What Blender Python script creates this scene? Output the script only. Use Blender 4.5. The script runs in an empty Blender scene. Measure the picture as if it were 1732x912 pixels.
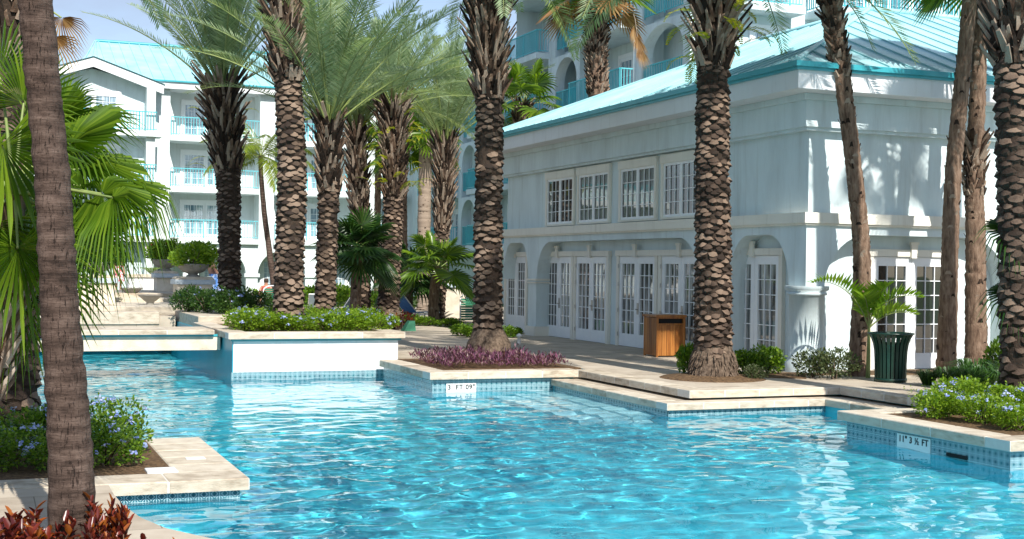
import bpy, bmesh, math, random
import numpy as np
from mathutils import Vector, Matrix, noise
R = math.radians
C = bpy.context.scene.collection
rnd = random.Random(7)

# ------------------------------------------------------------------ camera, sky, sun, exposure
TH, RO, FPX, CAMH, HV = R(21.7), R(.79), 2250., 2.3, 3.7
fw = Vector((math.sin(TH), math.cos(TH), 0)); rt = Vector((math.cos(TH), -math.sin(TH), 0)); UPV = Vector((0, 0, 1))
cam_d = bpy.data.cameras.new('camera'); cam = bpy.data.objects.new('camera', cam_d); C.objects.link(cam)
rx = rt*math.cos(RO) + UPV*math.sin(RO); uy = -rt*math.sin(RO) + UPV*math.cos(RO)
m = Matrix((rx, uy, -fw)).transposed().to_4x4(); m.translation = (0, 0, CAMH); cam.matrix_world = m
cam_d.sensor_width = 36; cam_d.lens = 36*FPX/1732; cam_d.shift_y = -HV/1732
cam_d.clip_start = .1; cam_d.clip_end = 3000
bpy.context.scene.camera = cam

SUN_EL, SUN_AZ = R(42), R(1.2)          # azimuth measured from -Y towards +X
to_sun = Vector((math.sin(SUN_AZ)*math.cos(SUN_EL), -math.cos(SUN_AZ)*math.cos(SUN_EL), math.sin(SUN_EL)))
sl = bpy.data.lights.new('sun', 'SUN'); sl.energy = 5.0; sl.angle = R(.53); sl.color = (1, .95, .87)
so = bpy.data.objects.new('sun', sl); C.objects.link(so); so.rotation_euler = to_sun.to_track_quat('Z', 'Y').to_euler()
W = bpy.data.worlds.new('World'); bpy.context.scene.world = W; W.use_nodes = True
wn = W.node_tree.nodes; wl = W.node_tree.links; bg = wn['Background']
sky = wn.new('ShaderNodeTexSky'); sky.sky_type = 'NISHITA'; sky.sun_disc = False
sky.sun_elevation = SUN_EL; sky.sun_rotation = math.atan2(to_sun.x, to_sun.y)
sky.air_density = 1.0; sky.dust_density = .6; sky.ozone_density = 1.6
tc = wn.new('ShaderNodeTexCoord'); mp = wn.new('ShaderNodeMapping'); mp.inputs['Scale'].default_value = (1, 1, 3.2)
nz = wn.new('ShaderNodeTexNoise'); nz.inputs['Scale'].default_value = 2.6; nz.inputs['Detail'].default_value = 7; nz.inputs['Roughness'].default_value = .55
rp = wn.new('ShaderNodeValToRGB'); rp.color_ramp.elements[0].position = .36; rp.color_ramp.elements[1].position = .62
rp.color_ramp.elements[1].color = (.75, .75, .75, 1)
mx = wn.new('ShaderNodeMix'); mx.data_type = 'RGBA'; mx.inputs['B'].default_value = (2.5, 2.9, 3.9, 1)
wl.new(tc.outputs['Generated'], mp.inputs['Vector']); wl.new(mp.outputs[0], nz.inputs['Vector']); wl.new(nz.outputs['Fac'], rp.inputs[0])
wl.new(rp.outputs[0], mx.inputs['Factor']); wl.new(sky.outputs[0], mx.inputs['A']); wl.new(mx.outputs['Result'], bg.inputs['Color'])
bg.inputs['Strength'].default_value = .135
sc = bpy.context.scene
sc.view_settings.view_transform = 'Standard'; sc.view_settings.look = 'None'; sc.view_settings.gamma = 1
sc.view_settings.exposure = .5
sc.render.engine = 'CYCLES'; sc.cycles.use_denoising = True; sc.cycles.max_bounces = 8; sc.cycles.transparent_max_bounces = 24
sc.cycles.sample_clamp_indirect = 6

# ------------------------------------------------------------------ survey helpers: photo bearings to places on the ground
def D(px, py):
    sx, sy = px-866, 456-py
    u = (sx*math.cos(RO)-sy*math.sin(RO))/FPX; v = (sx*math.sin(RO)+sy*math.cos(RO)-HV)/FPX
    return fw + rt*u + UPV*v
def onz(px, py, z):
    d = D(px, py); t = (z-CAMH)/d.z; return Vector((d.x*t, d.y*t, z))
def at(px, py, t):
    d = D(px, py); return Vector((d.x*t, d.y*t, CAMH+d.z*t))
def ground(px, t, z):
    p = at(px, 500, t); q = at(px, 500+(z-p.z)*-FPX/t, t); return Vector((q.x, q.y, z))
def onx(px, py, x):
    d = D(px, py); t = x/d.x; return Vector((x, d.y*t, CAMH+d.z*t))
def ony(px, py, y):
    d = D(px, py); t = y/d.y; return Vector((d.x*t, y, CAMH+d.z*t))

# ------------------------------------------------------------------ objects
def tag(o, label=None, cat=None, group=None, kind=None):
    if label: o['label'] = label
    if cat: o['category'] = cat
    if group: o['group'] = group
    if kind: o['kind'] = kind
    return o
def empty(name, loc, label=None, cat=None, group=None):
    o = bpy.data.objects.new(name, None); C.objects.link(o); o.location = loc; o.empty_display_size = .2
    return tag(o, label, cat, group)
def wloc(o):
    v = Vector(o.location)
    return v if o.parent is None else v
class MB:
    def __init__(s): s.v = []; s.f = []; s.m = []; s.sm = []
    def add(s, vs, fs, mi=0, smooth=False):
        b = len(s.v); s.v.extend([tuple(q) for q in vs])
        for f in fs: s.f.append(tuple(b+i for i in f)); s.m.append(mi); s.sm.append(smooth)
    def box(s, x0, x1, y0, y1, z0, z1, mi=0):
        vs = [(x0,y0,z0),(x1,y0,z0),(x1,y1,z0),(x0,y1,z0),(x0,y0,z1),(x1,y0,z1),(x1,y1,z1),(x0,y1,z1)]
        s.add(vs, [(3,2,1,0),(4,5,6,7),(0,1,5,4),(1,2,6,5),(2,3,7,6),(3,0,4,7)], mi)
    def bbox(s, x0, x1, y0, y1, z0, z1, b=.01, mi=0):
        """box with a chamfered top edge and chamfered uprights"""
        def ring(i, z): return [(x0+i+b,y0+i,z),(x1-i-b,y0+i,z),(x1-i,y0+i+b,z),(x1-i,y1-i-b,z),(x1-i-b,y1-i,z),(x0+i+b,y1-i,z),(x0+i,y1-i-b,z),(x0+i,y0+i+b,z)]
        vs = ring(0,z0)+ring(0,z1-b)+ring(b,z1); fs = [tuple(range(7,-1,-1)), tuple(range(16,24))]
        for k in (0,8):
            for i in range(8): fs.append((k+i, k+(i+1)%8, k+8+(i+1)%8, k+8+i))
        s.add(vs, fs, mi)
    def prism(s, poly, z0, z1, mi=0, top=None):
        n = len(poly); vs = [(x,y,z0) for x,y in poly]+[(x,y,z1) for x,y in poly]
        s.add(vs, [tuple(range(n-1,-1,-1))]+[(i,(i+1)%n,n+(i+1)%n,n+i) for i in range(n)], mi)
        s.add(vs[n:], [tuple(range(n))], mi if top is None else top)
    def quad(s, a, b, c, d, mi=0): s.add([a,b,c,d], [(0,1,2,3)], mi)
    def tube(s, pts, rad, n=8, mi=0, caps=True, smooth=True):
        pts = [Vector(p) for p in pts]; k = len(pts); vs = []; u = None
        for i in range(k):
            d = (pts[min(i+1,k-1)]-pts[max(i-1,0)]).normalized()
            if u is None: u = d.orthogonal().normalized()
            else:
                u = u-d*u.dot(d); u = u.normalized() if u.length > 1e-6 else d.orthogonal().normalized()
            w = d.cross(u); r = rad[i] if hasattr(rad, '__len__') else rad
            for j in range(n):
                a = 2*math.pi*j/n; vs.append(pts[i]+(u*math.cos(a)+w*math.sin(a))*r)
        fs = [(i*n+j, i*n+(j+1)%n, (i+1)*n+(j+1)%n, (i+1)*n+j) for i in range(k-1) for j in range(n)]
        s.add(vs, fs, mi, smooth)
        if caps: s.add(vs[:n], [tuple(range(n-1,-1,-1))], mi); s.add(vs[-n:], [tuple(range(n))], mi)
    def lathe(s, prof, cx, cy, n=20, mi=0, smooth=True):
        vs = []; k = len(prof)
        for r, z in prof:
            for j in range(n): a = 2*math.pi*j/n; vs.append((cx+r*math.cos(a), cy+r*math.sin(a), z))
        s.add(vs, [(i*n+j, i*n+(j+1)%n, (i+1)*n+(j+1)%n, (i+1)*n+j) for i in range(k-1) for j in range(n)], mi, smooth)
        s.add(vs[:n], [tuple(range(n-1,-1,-1))], mi); s.add(vs[-n:], [tuple(range(n))], mi)
    def build(s, name, mats, parent=None, base=None, kind=None):
        """mesh in world coordinates; base = location of the top-level Empty it hangs under"""
        me = bpy.data.meshes.new(name); me.from_pydata(s.v, [], s.f)
        if not isinstance(mats, (list, tuple)): mats = [mats]
        for q in mats: me.materials.append(q)
        me.polygons.foreach_set('material_index', s.m); me.polygons.foreach_set('use_smooth', s.sm); me.update()
        o = bpy.data.objects.new(name, me); C.objects.link(o)
        if parent is not None:
            o.parent = parent
            t = parent
            off = Vector((0,0,0))
            while t is not None: off += Vector(t.location); t = t.parent
            o.matrix_parent_inverse = Matrix.Identity(4)
            if parent.type == 'EMPTY' or base: o.location = -off
        if kind: o['kind'] = kind
        return o
def copy_tree(o, parent=None):
    c = o.copy(); C.objects.link(c)
    if parent is not None: c.parent = parent
    for ch in list(o.children): copy_tree(ch, c)
    return c
def local(mb, name, mats, parent=None):
    """mesh already in its parent's own coordinates"""
    o = mb.build(name, mats); o.parent = parent; return o

# ------------------------------------------------------------------ materials
def new(name):
    q = bpy.data.materials.new(name); q.use_nodes = True; nt = q.node_tree
    return q, nt.nodes, nt.links, nt.nodes['Principled BSDF']
def N(ns, t, **kw):
    n = ns.new(t)
    for k, v in kw.items():
        if k in n.inputs: n.inputs[k].default_value = v
        else: setattr(n, k, v)
    return n
def ramp(ns, cols):
    r_ = ns.new('ShaderNodeValToRGB'); e = r_.color_ramp.elements
    while len(e) < len(cols): e.new(.5)
    for i, (p, c) in enumerate(cols): e[i].position = p; e[i].color = (*c, 1)
    return r_
def mat(name, cols, scale=4, stretch=(1,1,1), rough=.7, bump=0., bscale=30, spec=.3, detail=5, island=False, metal=0, coat=0):
    """procedural surface: a noise-driven ramp of the thing's own colours, with a fine relief"""
    q, ns, ls, b = new(name)
    c = N(ns, 'ShaderNodeTexCoord'); mp_ = N(ns, 'ShaderNodeMapping'); mp_.inputs['Scale'].default_value = stretch
    ls.new(c.outputs['Object'], mp_.inputs[0])
    no = N(ns, 'ShaderNodeTexNoise', Scale=scale, Detail=detail, Roughness=.6); ls.new(mp_.outputs[0], no.inputs['Vector'])
    k = len(cols); rr = ramp(ns, [(.3+.4*i/max(k-1,1), cc) for i, cc in enumerate(cols)])
    if island:
        g = N(ns, 'ShaderNodeNewGeometry'); ma = N(ns, 'ShaderNodeMath', operation='MULTIPLY_ADD')
        ma.inputs[1].default_value = island; ls.new(g.outputs['Random Per Island'], ma.inputs[0])
        m2 = N(ns, 'ShaderNodeMath', operation='SUBTRACT'); ls.new(no.outputs['Fac'], m2.inputs[0]); m2.inputs[1].default_value = island/2
        ls.new(m2.outputs[0], ma.inputs[2]); ls.new(ma.outputs[0], rr.inputs[0])
    else: ls.new(no.outputs['Fac'], rr.inputs[0])
    ls.new(rr.outputs[0], b.inputs['Base Color'])
    b.inputs['Roughness'].default_value = rough; b.inputs['Specular IOR Level'].default_value = spec; b.inputs['Metallic'].default_value = metal
    b.inputs['Coat Weight'].default_value = coat
    if bump:
        n2 = N(ns, 'ShaderNodeTexNoise', Scale=bscale, Detail=4); ls.new(mp_.outputs[0], n2.inputs['Vector'])
        bu = N(ns, 'ShaderNodeBump', Strength=bump, Distance=.02); ls.new(n2.outputs['Fac'], bu.inputs['Height']); ls.new(bu.outputs[0], b.inputs['Normal'])
    return q
def leaf(name, cols, trans=.35, rough=.45, spec=.35, island=.9):
    q, ns, ls, b = new(name)
    g = N(ns, 'ShaderNodeNewGeometry'); rr = ramp(ns, [(.02+.96*i/max(len(cols)-1,1), cc) for i, cc in enumerate(cols)])
    ls.new(g.outputs['Random Per Island'], rr.inputs[0]); ls.new(rr.outputs[0], b.inputs['Base Color'])
    b.inputs['Roughness'].default_value = rough; b.inputs['Specular IOR Level'].default_value = spec
    tr = N(ns, 'ShaderNodeBsdfTranslucent'); hs = N(ns, 'ShaderNodeMix', data_type='RGBA', blend_type='MULTIPLY'); hs.inputs['Factor'].default_value = 1
    hs.inputs['B'].default_value = (1.5, 1.5, .55, 1); ls.new(rr.outputs[0], hs.inputs['A']); ls.new(hs.outputs['Result'], tr.inputs['Color'])
    ms = N(ns, 'ShaderNodeMixShader'); ms.inputs[0].default_value = trans
    ls.new(b.outputs[0], ms.inputs[1]); ls.new(tr.outputs[0], ms.inputs[2]); ls.new(ms.outputs[0], ns['Material Output'].inputs[0])
    return q
def stucco(name, col, dark=.88):
    q, ns, ls, b = new(name)
    c = N(ns, 'ShaderNodeTexCoord'); mp_ = N(ns, 'ShaderNodeMapping'); mp_.inputs['Scale'].default_value = (1,1,.25); ls.new(c.outputs['Object'], mp_.inputs[0])
    no = N(ns, 'ShaderNodeTexNoise', Scale=1.3, Detail=7, Roughness=.65); ls.new(mp_.outputs[0], no.inputs['Vector'])
    d = tuple(x*dark for x in col); rr = ramp(ns, [(.3, d), (.55, col), (.75, tuple(min(1,x*1.04) for x in col))]); ls.new(no.outputs['Fac'], rr.inputs[0])
    m3 = N(ns, 'ShaderNodeMapping'); m3.inputs['Scale'].default_value = (2.6,2.6,.16); ls.new(c.outputs['Object'], m3.inputs[0])
    n3 = N(ns, 'ShaderNodeTexNoise', Scale=2.2, Detail=6, Roughness=.7); ls.new(m3.outputs[0], n3.inputs['Vector']); r3 = ramp(ns, [(.28, (.72,.70,.66)), (.45, (1,1,1))]); ls.new(n3.outputs['Fac'], r3.inputs[0])
    mu = N(ns, 'ShaderNodeMix', data_type='RGBA', blend_type='MULTIPLY'); mu.inputs['Factor'].default_value = .55; ls.new(rr.outputs[0], mu.inputs['A']); ls.new(r3.outputs[0], mu.inputs['B'])
    ls.new(mu.outputs['Result'], b.inputs['Base Color']); b.inputs['Roughness'].default_value = .85; b.inputs['Specular IOR Level'].default_value = .2
    n2 = N(ns, 'ShaderNodeTexNoise', Scale=70., Detail=3); ls.new(c.outputs['Object'], n2.inputs['Vector'])
    bu = N(ns, 'ShaderNodeBump', Strength=.25, Distance=.01); ls.new(n2.outputs['Fac'], bu.inputs['Height']); ls.new(bu.outputs[0], b.inputs['Normal'])
    return q
M = {}
M['wall'] = stucco('pale_blue_stucco', (.60,.695,.715), .82)
M['hwall'] = stucco('white_blue_stucco', (.66,.72,.72))
M['trim'] = stucco('cream_trim', (.74,.72,.64), .93)
M['white'] = stucco('white_paint', (.78,.78,.77), .88)
M['frame'] = mat('white_frame', [(.74,.77,.79),(.8,.82,.83)], 6, rough=.4)
M['fascia'] = stucco('white_fascia', (.70,.72,.74), .95)
M['roof'] = mat('turquoise_metal_roof', [(.27,.54,.59),(.33,.60,.64),(.40,.65,.69)], .8, rough=.4, spec=.35)
M['gutter'] = mat('turquoise_gutter', [(.03,.30,.36),(.05,.36,.42)], 3, rough=.35, spec=.5)
M['rail'] = mat('turquoise_rail', [(.03,.38,.44),(.06,.46,.52)], 3, rough=.4)
M['rail_sunlit'] = mat('sunlit_turquoise_rail', [(.10,.46,.53),(.15,.52,.58)], 3, rough=.4)  # paler copy of the rail, sunlight painted into its colour
M['stone'] = mat('limestone_coping', [(.33,.27,.20),(.50,.43,.335),(.58,.52,.42)], 5, (1,1,3), rough=.75, bump=.3, bscale=45, island=.25)
M['stonew'] = mat('limestone_wall', [(.50,.43,.33),(.62,.55,.44),(.68,.62,.52)], 3, rough=.8, bump=.3, bscale=40)
M['grout'] = mat('pale_grout', [(.55,.53,.48),(.62,.6,.55)], 10)
M['mulch'] = mat('brown_mulch', [(.03,.02,.012),(.12,.07,.035),(.22,.14,.07)], 22, rough=.95, bump=1., bscale=60)
M['soil'] = mat('dark_soil', [(.02,.014,.01),(.06,.04,.025)], 18, rough=1, bump=.8)
M['grass'] = mat('grass_ground', [(.03,.06,.015),(.07,.11,.03)], 3, rough=1, bump=.6)
M['floor'] = mat('blue_pool_plaster', [(.05,.48,.60),(.07,.54,.66),(.11,.60,.71)], .9, rough=.6)
M['poolwall'] = mat('turquoise_pool_wall', [(.02,.27,.36),(.035,.33,.42)], 1.5, rough=.4)  # turquoise for the white planter's sides and the terrace foundation
M['poolstep'] = mat('pale_pool_step', [(.40,.66,.74),(.5,.74,.8)], 2, rough=.6)
M['wood'] = mat('varnished_wood', [(.17,.055,.011),(.30,.11,.021),(.42,.175,.042)], 2.2, (9,9,.5), rough=.35, spec=.5, island=.25, coat=.3)
M['greenmetal'] = mat('dark_green_metal', [(.003,.024,.016),(.006,.04,.027)], 5, rough=.35, spec=.5)
M['greenplastic'] = mat('green_plastic', [(.03,.17,.10),(.05,.22,.13)], 5, rough=.5)
M['dark'] = mat('dark_interior', [(.012,.013,.014),(.02,.02,.02)], 2, rough=.9)
M['sign'] = mat('white_sign_tile', [(.72,.73,.72),(.78,.79,.78)], 9, rough=.35)
M['ink'] = mat('black_lettering', [(.012,.012,.014),(.02,.02,.02)], 9, rough=.5)
M['urn'] = mat('grey_stone_urn', [(.20,.19,.17),(.32,.31,.28)], 6, rough=.8, bump=.3)
M['metal'] = mat('brushed_metal', [(.35,.35,.35),(.5,.5,.5)], 6, rough=.3, metal=1)
M['cap'] = mat('blue_grey_tile', [(.34,.42,.48),(.5,.55,.58)], 12, rough=.5)
# bark
M['core'] = mat('date_palm_core', [(.02,.014,.01),(.06,.04,.028)], 14, rough=1, bump=.8)
M['scale'] = mat('date_palm_scale', [(.03,.02,.015),(.105,.072,.05),(.23,.165,.12)], 1.6, rough=.9, bump=.6, bscale=60, island=.45)
M['scale_shaded'] = mat('shaded_palm_scale', [(.026,.017,.012),(.085,.057,.041),(.20,.14,.10)], 2.5, rough=.95, bump=.6, bscale=60, island=.4)  # darker copy of the palm scale: trunk shade put into the colour
M['boot'] = mat('old_frond_stub', [(.018,.011,.007),(.075,.044,.028),(.17,.115,.078),(.27,.21,.16)], 5, (1,1,.6), rough=.9, bump=.5, bscale=50, island=.75)
def bark_mat(name, cols, crack):
    q, ns, ls, b = new(name); c = N(ns, 'ShaderNodeTexCoord')
    def nz_(st, sc_, det=5, ro=.6):
        mp_ = N(ns, 'ShaderNodeMapping'); mp_.inputs['Scale'].default_value = st; ls.new(c.outputs['Object'], mp_.inputs[0]); n = N(ns, 'ShaderNodeTexNoise', Scale=sc_, Detail=det, Roughness=ro); ls.new(mp_.outputs[0], n.inputs['Vector']); return n.outputs['Fac']
    mw = N(ns, 'ShaderNodeMapping'); mw.inputs['Rotation'].default_value = (0, R(-90), 0); ls.new(c.outputs['Object'], mw.inputs[0])
    wv = N(ns, 'ShaderNodeTexWave', Scale=2.6, Distortion=5.5, Detail=4); wv.inputs['Detail Scale'].default_value = 1.6; wv.inputs['Detail Roughness'].default_value = .65; ls.new(mw.outputs[0], wv.inputs['Vector'])
    fine = nz_((3,3,30), 2.2, 8, .75); w1 = N(ns, 'ShaderNodeMath', operation='MULTIPLY_ADD'); ls.new(wv.outputs['Fac'], w1.inputs[0]); w1.inputs[1].default_value = .20; w2 = N(ns, 'ShaderNodeMath', operation='SUBTRACT'); ls.new(fine, w2.inputs[0]); w2.inputs[1].default_value = .09; ls.new(w2.outputs[0], w1.inputs[2]); rings = w1.outputs[0]
    blot = nz_((1,1,.8), 4.5, 8, .7); cr = nz_((60,60,9.), 1.2, 6, .7)
    mx_ = N(ns, 'ShaderNodeMath', operation='ADD'); ls.new(rings, mx_.inputs[0]); ls.new(blot, mx_.inputs[1]); hv = N(ns, 'ShaderNodeMath', operation='MULTIPLY'); ls.new(mx_.outputs[0], hv.inputs[0]); hv.inputs[1].default_value = .5
    rr = ramp(ns, [(.36, cols[0]), (.5, cols[1]), (.64, cols[2])]); ls.new(hv.outputs[0], rr.inputs[0])
    r2 = ramp(ns, [(.34, (.1,.1,.1)), (.42, (1,1,1))]); ls.new(cr, r2.inputs[0])
    m_ = N(ns, 'ShaderNodeMix', data_type='RGBA'); ls.new(r2.outputs[0], m_.inputs['Factor']); m_.inputs['A'].default_value = (*crack, 1); ls.new(rr.outputs[0], m_.inputs['B']); ls.new(m_.outputs['Result'], b.inputs['Base Color'])
    b.inputs['Roughness'].default_value = .95; b.inputs['Specular IOR Level'].default_value = .15
    h = N(ns, 'ShaderNodeMath', operation='ADD'); ls.new(rings, h.inputs[0]); ls.new(r2.outputs[0], h.inputs[1]); bu = N(ns, 'ShaderNodeBump', Strength=1, Distance=.02); ls.new(h.outputs[0], bu.inputs['Height']); ls.new(bu.outputs[0], b.inputs['Normal'])
    return q
M['bark'] = bark_mat('ringed_bark', [(.03,.021,.017),(.08,.055,.044),(.15,.108,.088)], (.035,.024,.018))
M['slim'] = mat('fibrous_bark', [(.07,.042,.028),(.17,.11,.075),(.27,.19,.135)], 8, (2.4,2.4,.5), rough=.95, bump=.9, bscale=30)
M['fibre'] = mat('pale_fibre', [(.16,.12,.09),(.32,.27,.22)], 9, rough=1, island=.6)
M['roots'] = mat('root_mound', [(.03,.022,.016),(.12,.085,.06),(.20,.15,.11)], 16, rough=1, bump=1., bscale=40)
# leaves
M['date'] = leaf('date_palm_leaf', [(.15,.22,.11),(.24,.33,.19),(.35,.43,.28)], .35)
M['rachis'] = mat('frond_stalk', [(.14,.20,.06),(.28,.32,.11)], 3, rough=.5)
M['fan'] = leaf('fan_palm_leaf', [(.05,.11,.008),(.105,.20,.013),(.2,.30,.025)], .45, rough=.3, spec=.5)
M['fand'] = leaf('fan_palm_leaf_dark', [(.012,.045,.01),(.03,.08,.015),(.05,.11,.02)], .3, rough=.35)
M['dead'] = leaf('dead_leaf', [(.16,.08,.03),(.32,.18,.07),(.40,.27,.13)], .3)
M['areca'] = leaf('areca_leaf', [(.10,.22,.012),(.17,.30,.02),(.22,.34,.03)], .45)
M['coco'] = leaf('coconut_leaf', [(.09,.15,.012),(.16,.22,.02),(.22,.26,.03)], .4)
M['plum'] = leaf('plumbago_leaf', [(.08,.17,.012),(.17,.29,.02),(.27,.38,.035)], .45)
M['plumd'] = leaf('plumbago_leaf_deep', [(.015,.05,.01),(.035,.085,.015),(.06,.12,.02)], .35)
M['bush'] = leaf('bush_leaf', [(.03,.08,.008),(.10,.20,.014),(.2,.31,.025)], .4)
M['olive'] = leaf('olive_bush_leaf', [(.02,.035,.012),(.06,.09,.03),(.13,.15,.07)], .3)
M['flower'] = leaf('blue_flower', [(.20,.28,.72),(.36,.44,.82),(.58,.62,.88)], .3, island=1)
M['purple'] = leaf('purple_leaf', [(.04,.018,.03),(.11,.035,.075),(.20,.07,.13),(.30,.20,.20)], .3)
M['croton'] = leaf('croton_leaf', [(.035,.008,.010),(.10,.015,.012),(.21,.032,.014),(.34,.11,.016)], .3, rough=.3, spec=.5)
M['redfl'] = leaf('red_flower', [(.5,.04,.06),(.6,.12,.08),(.55,.2,.08)], .3)
M['fern'] = leaf('yellow_fern', [(.16,.22,.012),(.34,.38,.02),(.5,.44,.03)], .45)
M['grassy'] = leaf('grass_clump_leaf', [(.01,.04,.008),(.03,.09,.012),(.06,.14,.02)], .3)
# glass
def glass_mat(name, tint, curtain=None):
    q, ns, ls, b = new(name)
    b.inputs['Base Color'].default_value = (*tint, 1); b.inputs['Roughness'].default_value = .02; b.inputs['IOR'].default_value = 1.9
    b.inputs['Specular IOR Level'].default_value = .8
    c = N(ns, 'ShaderNodeTexCoord'); no = N(ns, 'ShaderNodeTexNoise', Scale=1.6, Detail=2); ls.new(c.outputs['Object'], no.inputs['Vector'])
    bu = N(ns, 'ShaderNodeBump', Strength=.04, Distance=.05); ls.new(no.outputs['Fac'], bu.inputs['Height']); ls.new(bu.outputs[0], b.inputs['Normal'])
    if curtain:
        w = N(ns, 'ShaderNodeTexNoise', Scale=2.2, Detail=2); mp_ = N(ns, 'ShaderNodeMapping'); mp_.inputs['Scale'].default_value = (5,5,.3); ls.new(c.outputs['Object'], mp_.inputs[0]); ls.new(mp_.outputs[0], w.inputs['Vector'])
        rr = ramp(ns, [(.4, tint), (.6, curtain)]); ls.new(w.outputs['Fac'], rr.inputs[0]); ls.new(rr.outputs[0], b.inputs['Base Color'])
    return q
M['glass'] = glass_mat('dark_window_glass', (.018,.022,.022))
M['cglass'] = glass_mat('net_curtain_glass', (.03,.035,.035), (.40,.42,.40))
M['hglass'] = glass_mat('curtained_glass', (.12,.2,.26), (.42,.52,.58))
# water
def water_mat():
    q, ns, ls, b = new('pool_water')
    b.inputs['Base Color'].default_value = (.80, .98, 1, 1); b.inputs['Transmission Weight'].default_value = 1; b.inputs['Roughness'].default_value = 0; b.inputs['IOR'].default_value = 1.33
    return q
M['water'] = water_mat()
# pool tile: 15 cm tiles, pale rings and diamonds on blue
def tile_mat():
    q, ns, ls, b = new('patterned_pool_tile')
    c = N(ns, 'ShaderNodeTexCoord'); sp = N(ns, 'ShaderNodeSeparateXYZ'); ls.new(c.outputs['Object'], sp.inputs[0])
    def m_(op, a, bb=None):
        n = N(ns, 'ShaderNodeMath', operation=op)
        for i, x in enumerate((a, bb)):
            if x is None: continue
            if isinstance(x, (int, float)): n.inputs[i].default_value = x
            else: ls.new(x, n.inputs[i])
        return n.outputs[0]
    S = .10
    u = m_('FRACT', m_('DIVIDE', m_('ADD', sp.outputs[0], sp.outputs[1]), S)); v = m_('FRACT', m_('DIVIDE', m_('ADD', sp.outputs[2], 3.0), S))
    au = m_('ABSOLUTE', m_('SUBTRACT', u, .5)); av = m_('ABSOLUTE', m_('SUBTRACT', v, .5))
    dia = m_('ADD', au, av); ring = m_('LESS_THAN', m_('ABSOLUTE', m_('SUBTRACT', dia, .33)), .05)
    r2 = m_('SQRT', m_('ADD', m_('POWER', m_('SUBTRACT', .5, au), 2), m_('POWER', m_('SUBTRACT', .5, av), 2)))
    ring2 = m_('LESS_THAN', m_('ABSOLUTE', m_('SUBTRACT', r2, .30)), .04)
    gr = m_('GREATER_THAN', m_('MAXIMUM', au, av), .455)
    fac = m_('MAXIMUM', m_('MAXIMUM', ring, ring2), gr)
    no = N(ns, 'ShaderNodeTexNoise', Scale=7., Detail=3); ls.new(c.outputs['Object'], no.inputs['Vector'])
    r1 = ramp(ns, [(.35, (.005,.075,.11)), (.65, (.012,.14,.18))]); ls.new(no.outputs['Fac'], r1.inputs[0])
    mxx = N(ns, 'ShaderNodeMix', data_type='RGBA'); ls.new(fac, mxx.inputs['Factor']); ls.new(r1.outputs[0], mxx.inputs['A']); mxx.inputs['B'].default_value = (.40,.56,.60,1)
    ls.new(mxx.outputs['Result'], b.inputs['Base Color']); b.inputs['Roughness'].default_value = .2
    return q
M['tile'] = tile_mat()
# paving
def paving_mat(name, cols, bw=.9, bh=.6):
    q, ns, ls, b = new(name)
    c = N(ns, 'ShaderNodeTexCoord'); br = N(ns, 'ShaderNodeTexBrick'); ls.new(c.outputs['Object'], br.inputs['Vector'])
    for k, v in (('Scale', 1), ('Brick Width', bw), ('Row Height', bh), ('Mortar Size', .006), ('Mortar Smooth', .3), ('Bias', 0)): br.inputs[k].default_value = v
    br.inputs['Color1'].default_value = (.25,.25,.25,1); br.inputs['Color2'].default_value = (.75,.75,.75,1); br.inputs['Mortar'].default_value = (.5,.5,.5,1)
    no = N(ns, 'ShaderNodeTexNoise', Scale=2.2, Detail=8, Roughness=.65); ls.new(c.outputs['Object'], no.inputs['Vector'])
    ad = N(ns, 'ShaderNodeMix', data_type='RGBA'); ad.inputs['Factor'].default_value = .35; ls.new(no.outputs['Fac'], ad.inputs['A']); ls.new(br.outputs['Color'], ad.inputs['B'])
    rr = ramp(ns, [(.3, cols[0]), (.5, cols[1]), (.7, cols[2])]); ls.new(ad.outputs['Result'], rr.inputs[0])
    mo = N(ns, 'ShaderNodeMix', data_type='RGBA'); ls.new(br.outputs['Fac'], mo.inputs['Factor']); ls.new(rr.outputs[0], mo.inputs['A']); mo.inputs['B'].default_value = (*[x*.62 for x in cols[0]], 1)
    ls.new(mo.outputs['Result'], b.inputs['Base Color']); b.inputs['Roughness'].default_value = .8; b.inputs['Specular IOR Level'].default_value = .25
    n2 = N(ns, 'ShaderNodeTexNoise', Scale=40., Detail=4); ls.new(c.outputs['Object'], n2.inputs['Vector'])
    bu = N(ns, 'ShaderNodeBump', Strength=.2, Distance=.01); ls.new(n2.outputs['Fac'], bu.inputs['Height']); ls.new(bu.outputs[0], b.inputs['Normal'])
    return q
M['pave'] = paving_mat('limestone_paving', [(.31,.255,.195),(.44,.375,.295),(.53,.465,.375)])

# ------------------------------------------------------------------ ground, pool, decks
g = MB()
for a in ((-300,300,-300,-14), (-300,300,60,400), (-300,-26,-14,60), (34,300,-14,60)): g.quad((a[0],a[2],.31),(a[1],a[2],.31),(a[1],a[3],.31),(a[0],a[3],.31))
g.build('ground', M['grass'], kind='structure')
b = MB(); b.quad((-26,-14,-1.25),(34,-14,-1.25),(34,60,-1.25),(-26,60,-1.25)); b.build('pool_floor', M['floor'], kind='structure')
def wave(x, y):
    q = noise.noise
    a = .65+.7*max(0, min(1, .5+1.2*q(Vector((x*.16, y*.16, 3)))))       # calmer and rougher patches
    return .016*q(Vector((x*.8+.3*y, y*1.2, 1.7)))+a*(.018*q(Vector((x*2.1-.5*y, y*2.9, 5)))+.010*q(Vector((x*4.6, y*6.2+x, 9)))+.003*q(Vector((x*10-y, y*12, 2))))
b = MB(); gx0, gx1, gy0, gy1, gs = -5., 21., 6.5, 37., .065; nx, ny = int((gx1-gx0)/gs), int((gy1-gy0)/gs)
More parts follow.
